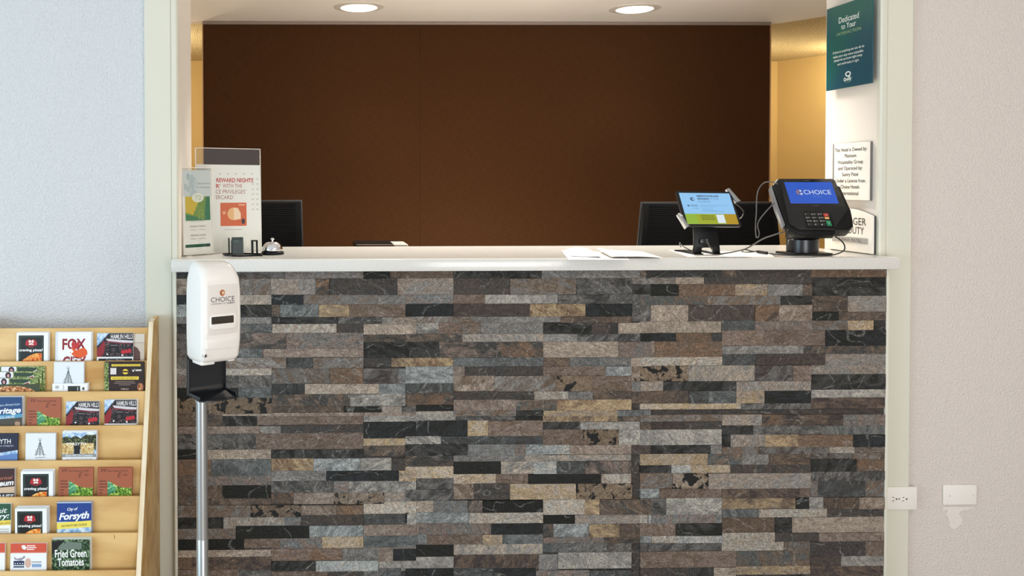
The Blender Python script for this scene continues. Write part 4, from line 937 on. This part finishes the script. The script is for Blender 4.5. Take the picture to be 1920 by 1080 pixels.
lp = MB(mC); lp.prism(P2([(360, 648), (930, 664), (940, 735), (925, 752), (600, 752), (480, 738), (372, 692)]), -.030, -.0015, BLACK, .004, 3); lp.build('front_lip', t)
rs_ = MB(mC); rs_.prism(P2([(975, 178), (990, 182), (1120, 465), (1146, 600), (1148, 650), (1106, 684), (950, 690), (1040, 560), (1085, 470)]), -.05, -.006, BLACK, .004); rs_.build('card_reader', t)
ld = MB(mC); ld.prism(P2([(158, 172), (176, 166), (258, 420), (340, 640), (318, 648), (230, 430)]), -.030, -.004, mat('silver_grey', (116, 116, 118), .35), .002); ld.build('side_rail', t)
sc_ = MB(mC); z = .0014; sc_.rect(-tw/2, -thh/2, tw/2, thh/2, glow(38, 92, 206, .85), z)
Tm = lambda s, x, y, c, m_, wd, b=0, al='L': sc_.text(s, x*tw, y*thh, c*thh, m_, z+.0003, width=wd*tw, bold=b, al=al)
Tm('CHOICE', -.155, -.075, .20, glow(232, 240, 250, .9), .57, -.004); sc_.text('HOTELS', .10*tw, -.20*thh, .06*thh, glow(110, 150, 226, .8), z+.0003, width=.2*tw, al='C')
sc_.oval(-.255*tw, .02*thh, .06*tw, .115*thh, glow(150, 118, 130, .8), z+.0003); sc_.oval(-.235*tw, .02*thh, .026*tw, .05*thh, glow(38, 92, 206, .85), z+.0004); sc_.rect(-.235*tw, -.10*thh, -.19*tw, -.02*thh, glow(214, 220, 236, .9), z+.0005); sc_.rect(-.235*tw, .045*thh, -.20*tw, .13*thh, glow(214, 220, 236, .9), z+.0005)
sc_.build('screen', t)
tg = MB(mC); a = on(mC, *Z(547, 124)); b = on(mC, *Z(620, 124)); tg.text('Verifone', a[0], a[1], .0035, pm(150, 132, 130), .0014, width=b[0]-a[0]); tg.build('maker_lettering', t); tg = MB(mC); a = on(mC, *Z(645, 420)); b = on(mC, *Z(738, 420)); tg.text('contactless', a[0], a[1], .0032, pm(110, 110, 112), .0014, width=b[0]-a[0]); tg.build('contactless_lettering', t)
kp_ = MB(mC); kp_.prism(P2([(540, 480), (868, 480), (925, 690), (590, 690)]), .0008, .0022, BLACK, .0006); kp = kp_.build('keypad', t)
KEYM = mat('key_black', (22, 22, 23), .35); DIG = pm(226, 224, 220)
for r_, y in enumerate((527, 568, 608, 648)):
    for c_ in range(3):
        cx = (583, 660, 737)[c_]+(y-527)*.36; p = on(mC, *Z(cx, y)); k_ = MB(mC); k_.box(p[0]-.0098, p[1]-.0062, .002, p[0]+.0098, p[1]+.0062, .0036, KEYM, .0008)
        s = '123456789*0#'[r_*3+c_]; k_.text(s, p[0]-.004, p[1]-.003, .0056, DIG, .0038, al='C'); 
        if s.isdigit() and s not in '10': k_.text(('', 'ABC', 'DEF', 'GHI', 'JKL', 'MNO', 'PQRS', 'TUV', 'WXYZ')[int(s)-1], p[0]+.0005, p[1]-.001, .0026, DIG, .0038)
        k_.build('key', kp)
for lst, c, s in (([(780, 517), (838, 517), (850, 552), (792, 552)], (176, 54, 44), 'X'), ([(796, 560), (850, 560), (858, 583), (804, 583)], (214, 166, 96), '<'), ([(812, 602), (864, 602), (888, 664), (832, 664)], (28, 126, 84), 'O')):
    k_ = MB(mC); k_.prism(P2(lst), .002, .0038, mat('key_%d' % c[0], c, .4), .0007); q = P2(lst); cx = sum(p[0] for p in q)/4; cy = sum(p[1] for p in q)/4; k_.text(s, cx, cy-.002, .004, DIG, .004, al='C'); k_.build('key', kp)
yb2 = .135; xc = at(1504.5, 460, yb2).x; rad = (at(1532, 460, yb2).x-at(1477.5, 460, yb2).x)/2; zc = at(1504, 449, yb2).z
bs_ = MB(Matrix.Translation((xc, yb2, TOP))); bs_.lathe([(rad, .006), (rad, zc-TOP), (rad*.96, zc-TOP+.002), (.02, zc-TOP+.002)], SATIN); bs_.build('mount_cylinder', t)
nk = MB(Matrix.Translation((xc, yb2, 0))); nk.box(-.046, -.03, zc+.0005, .046, .034, zc+.030, BLACK, .004); nk.box(-.03, -.024, zc+.028, .034, .03, zc+.075, BLACK, .004); nk.build('mount_neck', t)
x0, x1 = at(1465, 470, yb2).x-xc, at(1548, 472, yb2).x-xc
fp_ = MB(Matrix.Translation((xc, yb2, TOP))); fp_.prism(rr(x0, -.060, x1, .055, .018), .0004, .0065, BLACK, .002); fp_.build('foot_plate', t)
# terminal cables
cord('cable', [(1473, 433, .14), (1458, 345, .12), (1446, 341, .13), (1431, 344, .14), (1420, 362, .15), (1418, 400, .15), (1416.5, 425, .15), (1418, 444, .15), (1422, 444, .15), (1423.5, 436, .15), (1420.5, 424, .14), (1424, 412, .13), (1437, 396, .12), (1452, 380, .12)][1:], .0021, CG, 'long grey cable looping left of the card terminal')
cord('cable', [(1566, 444, .055), (1576, 450, .05), (1583, 459, .05), (1583, 468, .04), (1574, 474.5, .035), (1555, 478.5, .03), (1510, 478.8, .0), (1470, 478, -.005), (1440, 475), (1418, 470.5)], .0023, CB, 'black cable curling from under the card terminal along the counter')
cord('cable', [(1440, 475), (1428, 473.5), (1410, 471), (1397, 467.5), (1391, 470.5), (1396, 473), (1414, 472.5), (1424, 473)], .0020, CB, 'knotted black cable lying between tablet and card terminal')
tag(MB().tube([atz(1421, 472.2, TOP+.006), atz(1438, 474.6, TOP+.006)], .0055, CB, 10, 1).build('cable_adapter', None, atz(1430, 473, TOP)), 'small black cable plug lying left of the card terminal', 'cable plug')

# ---------------------------------------------------------------- signs on the right jamb
def jamb(off, x0, x1, y0, y1):
    X_ = XR-off; pl = lambda x, y: hit(x, y, (X_, 0, 0), (1, 0, 0)); a = pl(x0, (y0+y1)/2); b = pl(x1, (y0+y1)/2)
    zt = (pl(x0, y0).z); zb_ = pl(x0, y1).z; return frame((X_, a.y, zb_), (0, -1, 0), (0, 0, 1)), a.y-b.y, zt-zb_
m, W, H = jamb(.022, 1549.5, 1636, 18, 171)
def jt(mb, m, s, x0, x1, yb__, capx, ink, bold=0, z=.0005, shear=0):
    a = on(m, x0, yb__[0] if isinstance(yb__, tuple) else yb__); b = on(m, x1, yb__[1] if isinstance(yb__, tuple) else yb__); c = on(m, x0, (yb__[0] if isinstance(yb__, tuple) else yb__)-capx)
    mb.text(s, a[0], (a[1]+b[1])/2, abs(c[1]-a[1]), ink, z, width=b[0]-a[0], bold=bold, shear=shear)
t = thing('wall_sign', m.translation, 'dark green satisfaction sign high on the right jamb', 'sign', 'signs on the right jamb')
GS = mat('green_sign', (28, 92, 84), .3, var=((2.2, 2.2, 2.2), (34, 76, 92), .42, .6)); pnl = MB(m)
pnl.box(0, 0, -.004, W, H, 0, GS, .0008, 1); wi = pm(226, 234, 230); gn = pm(150, 178, 132)
jt(pnl, m, 'Dedicated', 1573, 1610.5, (43.5, 34), 11, wi, .002); jt(pnl, m, 'to Your', 1577.5, 1605, (55, 48), 10, wi, .002); jt(pnl, m, 'SATISFACTION', 1569, 1614.5, (66.5, 57), 5.2, gn)
for s, x0, x1, y in (("If there's anything we can do to", 1562, 1620.5, (101, 89)), ('make your stay more enjoyable,', 1562.5, 1619.5, (108.5, 98)), ('please let us know right away', 1564, 1617, (115.5, 105.5)), ("and we'll make it right.", 1570.5, 1611.5, (122.5, 114.5))): jt(pnl, m, s, x0, x1, y, 4.4, wi, .004)
jt(pnl, m, 'Q', 1585, 1595.5, (143.5, 142.5), 9, wi, .02); jt(pnl, m, 'Quality', 1582, 1596.5, (151.5, 149.5), 5.6, wi, .02); jt(pnl, m, 'BY CHOICE', 1584, 1594.5, (155, 153.6), 1.8, gn); jt(pnl, m, 'An independently owned property', 1572.5, 1606, (167, 163), 1.7, gn)
pnl.build('panel', t)
so2 = MB(m)
for x in (.05, W-.07):
    for y in (.05, H-.05): so2.m = m @ Matrix.Translation((x, y, 0)); so2.lathe([(.006, -.0218), (.006, -.004)], STEEL, n=14)
so2.build('standoffs', t)
m, W, H = jamb(.0125, 1563.5, 1629.5, 270.5, 374)
t = thing('wall_sign', m.translation, 'white ownership sign with black lettering in the middle of the right jamb', 'sign', 'signs on the right jamb')
IV = mat('ivory_sign', (240, 234, 224), .35); pnl = MB(m); pnl.box(0, 0, -.004, W, H, 0, IV, .0006, 1); k = pm(40, 36, 34)
for s, x0, x1, y in (('This Hotel is Owned by:', 1565.5, 1625.5, 283.5), ('Platinum', 1584, 1605.5, 295), ('Hospitality Group', 1571.5, 1618.5, 306.8), ('and Operated by:', 1571.5, 1617, 318.5), ('Sunny Patel', 1579, 1609, 330), ('Under a License from', 1567.5, 1622, 342), ('Choice Hotels', 1576, 1611.5, 353.5), ('International', 1575.5, 1609.5, 365.5)): jt(pnl, m, s, x0, x1, y, 6.6, k, .006)
pnl.build('panel', t)
MB(m).box(-.016, -.001, -.0122, W+.0005, H+.001, -.0042, mat('sign_back_grey', (110, 106, 100), .5), .001).build('backing', t)
m, W, H = jamb(.0125, 1552, 1637, 399, 467)
b_ = on(m, 1637, 478.3); H = TOP+.32*0
zlow = TOP+.004; m.translation.z = zlow; top_r = on(m, 1637, 405)[1]; 
t = thing('wall_sign', m.translation, 'white arched name sign low on the right jamb behind the card terminal', 'sign', 'signs on the right jamb')
arch = [(0, 0), (W, 0)]+[(W-W*i/12, top_r+.022*math.sin(math.pi*i/12)) for i in range(13)]
pnl = MB(m); pnl.prism(arch, -.004, 0, IV, .0005)
jt(pnl, m, 'MANAGER', 1563, 1624, 420.5, 12.5, k, .004); jt(pnl, m, 'ON DUTY', 1570, 1620, 437.5, 12.5, k, .004); pnl.build('panel', t)
MB(m).prism([(x, max(y-.0008, 0)) for x, y in arch], -.0122, -.0042, mat('sign_back_dark', (58, 56, 54), .5), .0006).build('backing', t)
nb = MB(m); a = on(m, 1561, 458.5); b = on(m, 1627.5, 447.5); nb.box(a[0], b[1]-.021, .0001, b[0], b[1], .0026, mat('name_strip_grey', (164, 160, 154), .4), .0004)
nb.text('SUNNY PATEL', (a[0]+b[0])/2+.004, b[1]-.0158, .0105, k, .0028, width=(b[0]-a[0])*.66, al='C'); nb.build('name_strip', t)

# ---------------------------------------------------------------- outlet and blank plate on the right
OY = .0445; a = at(1667, 955, OY); b = at(1718, 912, OY); mo = frame((a.x-.012, OY, a.z), (1, 0, 0), (0, 0, 1)); W = b.x-a.x+.012; H = b.z-a.z
t = thing('wall_outlet', mo.translation, 'white double socket plate lying sideways on the right door casing', 'outlet')
MB(mo).box(0, 0, .0001, W, H, .0055, PLATE, .002).build('cover_plate', t)
for px in (1674.5, 1693.5):
    p = on(mo, px, 934.5); so2 = MB(mo); cx, cy = p
    so2.m = mo @ Matrix.Translation((cx, cy, 0)); so2.prism([(.0145*math.cos(q), max(-.012, min(.012, .0145*math.sin(q)))) for q in [2*math.pi*i/28 for i in range(28)]], .005, .0068, PLATE, .0004)
    for yy, ww in ((.0058, .0068), (-.0058, .0056)): so2.box(-.004-ww/2, yy-.0011, .0062, -.004+ww/2, yy+.0011, .0070, DARK)
    so2.oval(.0075, 0, .0030, .0026, DARK, .0071, 14); so2.build('socket', t)
p = on(mo, 1684, 934.5); q = MB(mo @ Matrix.Translation((p[0], p[1], 0))); q.lathe([(.003, .005), (.003, .0062)], STEEL, n=14); q.build('screw', t)
BY = .0645; a = at(1766.5, 946, BY); b = at(1829.5, 908, BY); mb_ = frame((a.x, BY, a.z), (1, 0, 0), (0, 0, 1)); W = b.x-a.x; H = b.z-a.z
t = thing('blank_wall_plate', mb_.translation, 'blank white cover plate on the textured right wall', 'wall plate')
MB(mb_).box(0, 0, .0001, W, H, .007, PLATE, .0028, 3).build('cover_plate', t)
for fx in (.19, .89):
    q = MB(mb_ @ Matrix.Translation((W*fx, H*.46, 0))); q.lathe([(.0028, .0065), (.0028, .0075)], pm(206, 196, 188), n=14); q.build('screw', t)
SPK = mat('spackle', (226, 218, 209), .8, bump=(120, .5, .004, 3)); rs = random.Random(4)
def blob(pts, n, m_, cx, cy):
    out = []
    for i in range(n): x, y = pts[i*len(pts)//n]; out.append((x, y))
    return out
pp = [on(mb_, x, y) for x, y in ((1770, 949), (1790, 950), (1822, 949.5), (1826, 953), (1812, 956), (1800, 958), (1797, 964), (1806, 975), (1801, 984), (1792, 990), (1784, 992), (1779, 984), (1780, 974), (1772, 966), (1776, 958), (1766, 955))]
sm = []
for i in range(len(pp)):
    a, b = Vector(pp[i]).to_3d(), Vector(pp[(i+1) % len(pp)]).to_3d()
    for q in range(3): v = a.lerp(b, q/3)+Vector((rs.uniform(-1, 1), rs.uniform(-1, 1), 0))*.0022; sm.append((v.x, v.y))
sp = MB(mb_); sp.prism(sm, .0002, .0012, SPK); o = sp.build('wall_patch', None, mb_.translation); tag(o, 'pale unpainted plaster patch below the blank wall plate', 'patch')

# ---------------------------------------------------------------- behind the counter
desk = thing('office_desk', (.8, 1.1, FZ), 'office desk behind the counter carrying the monitors', 'desk')
DK = mat('desk_top', (196, 176, 148), .5)
MB().box(-.6, .72, .72, 2.2, 1.40, .75, DK, .002).build('desk_top', desk)
for x in (-.58, .8, 2.16): MB().box(x, .76, FZ, x+.03, 1.36, .7199, DK).build('leg_panel', desk)
RIB = mat('monitor_back', (9, 9, 10), .7, spec=.12)
def monitor(tl, tr, bl, br, Y, label):
    q = [at(*p, Y) for p in (bl, br, tr, tl)]; cx = (q[0].x+q[1].x)/2; zt = (q[2].z+q[3].z)/2; zb = .83
    f = (zt-zb)/(zt-(q[0].z+q[1].z)/2); xl = q[3].x+(q[0].x-q[3].x)*f*.7; xr = q[2].x+(q[1].x-q[2].x)*f*.7
    t = thing('monitor', (cx, Y+.08, .75), label, 'monitor', 'monitors behind the counter')
    mm = mst.copy(); sh_ = MB(mm); sh_.prism([(xl, zb), (xr, zb), (q[2].x, zt), (q[3].x, zt)], Y, Y+.03, RIB, .004); sh_.build('back_shell', t)
    rb = MB(); n = int((zt-zb)/.0085)
    for i in range(1, n):
        z_ = zb+(zt-zb)*i/n; g = (zt-z_)/(zt-zb); a_ = q[3].x+(xl-q[3].x)*g+.022; b__ = q[2].x+(xr-q[2].x)*g-.022
        rb.box(a_, Y-.0022, z_-.0018, b__, Y+.001, z_+.0018, RIB, .0008, 1)
    rb.build('vent_ribs', t)
    bz = MB(); bz.m = mm; d = .006; bz.prism([(xl-d, zb-d), (xr+d, zb-d), (q[2].x+d, zt+d), (q[3].x-d, zt+d)], Y+.0305, Y+.04, mat('bezel_grey', (34, 31, 30), .5), .002); bz.build('bezel', t)
    stn = MB(); stn.box(cx-.035, Y+.06, .758, cx+.035, Y+.085, zb+.14, SATIN, .003); stn.box(cx-.05, Y+.0405, zb+.08, cx+.05, Y+.07, zb+.16, SATIN, .003); stn.build('stand', t)
    MB().box(cx-.13, Y-.02, .7503, cx+.13, Y+.17, .759, SATIN, .003).build('base', t)
    sn = MB(); sn.add([(xl+.006, Y+.0403, zb+.006), (xr-.006, Y+.0403, zb+.006), (q[2].x-.004, Y+.0403, zt-.004), (q[3].x+.004, Y+.0403, zt-.004)], [[0, 1, 2, 3]], DARK); sn.build('screen', t)
monitor((300, 377.5), (564, 378.5), (296, 462), (567, 462), .95, 'dark ribbed monitor back behind the tall acrylic poster holder')
monitor((1208.5, 382), (1456, 380), (1199, 462), (1467, 462), .95, 'wide dark ribbed monitor back behind the tablet')
pa, pb = at(667, 458.6, .90), at(764, 458.6, .90); pt = thing('desk_printer', ((pa.x+pb.x)/2, 1.0, .75), 'dark office machine just peeking over the counter back edge', 'printer')
MB().box(pa.x, .90, .7504, pb.x, 1.2, pa.z-.001, BLACK, .006).build('case', pt)
px0 = at(739, 458, .89).x; MB().box(px0, .893, pa.z-.010, pb.x+.002, 1.1, pa.z+.0008, mat('printer_grey', (176, 168, 158), .4), .003).build('paper_cover', pt)
MB().box(pa.x+.004, .897, pa.z-.004, px0-.0005, .905, pa.z, mat('printer_edge', (120, 100, 84), .4), .001).build('front_edge', pt)
for o in list(bpy.data.objects):
    if 'org' in o: del o['org']
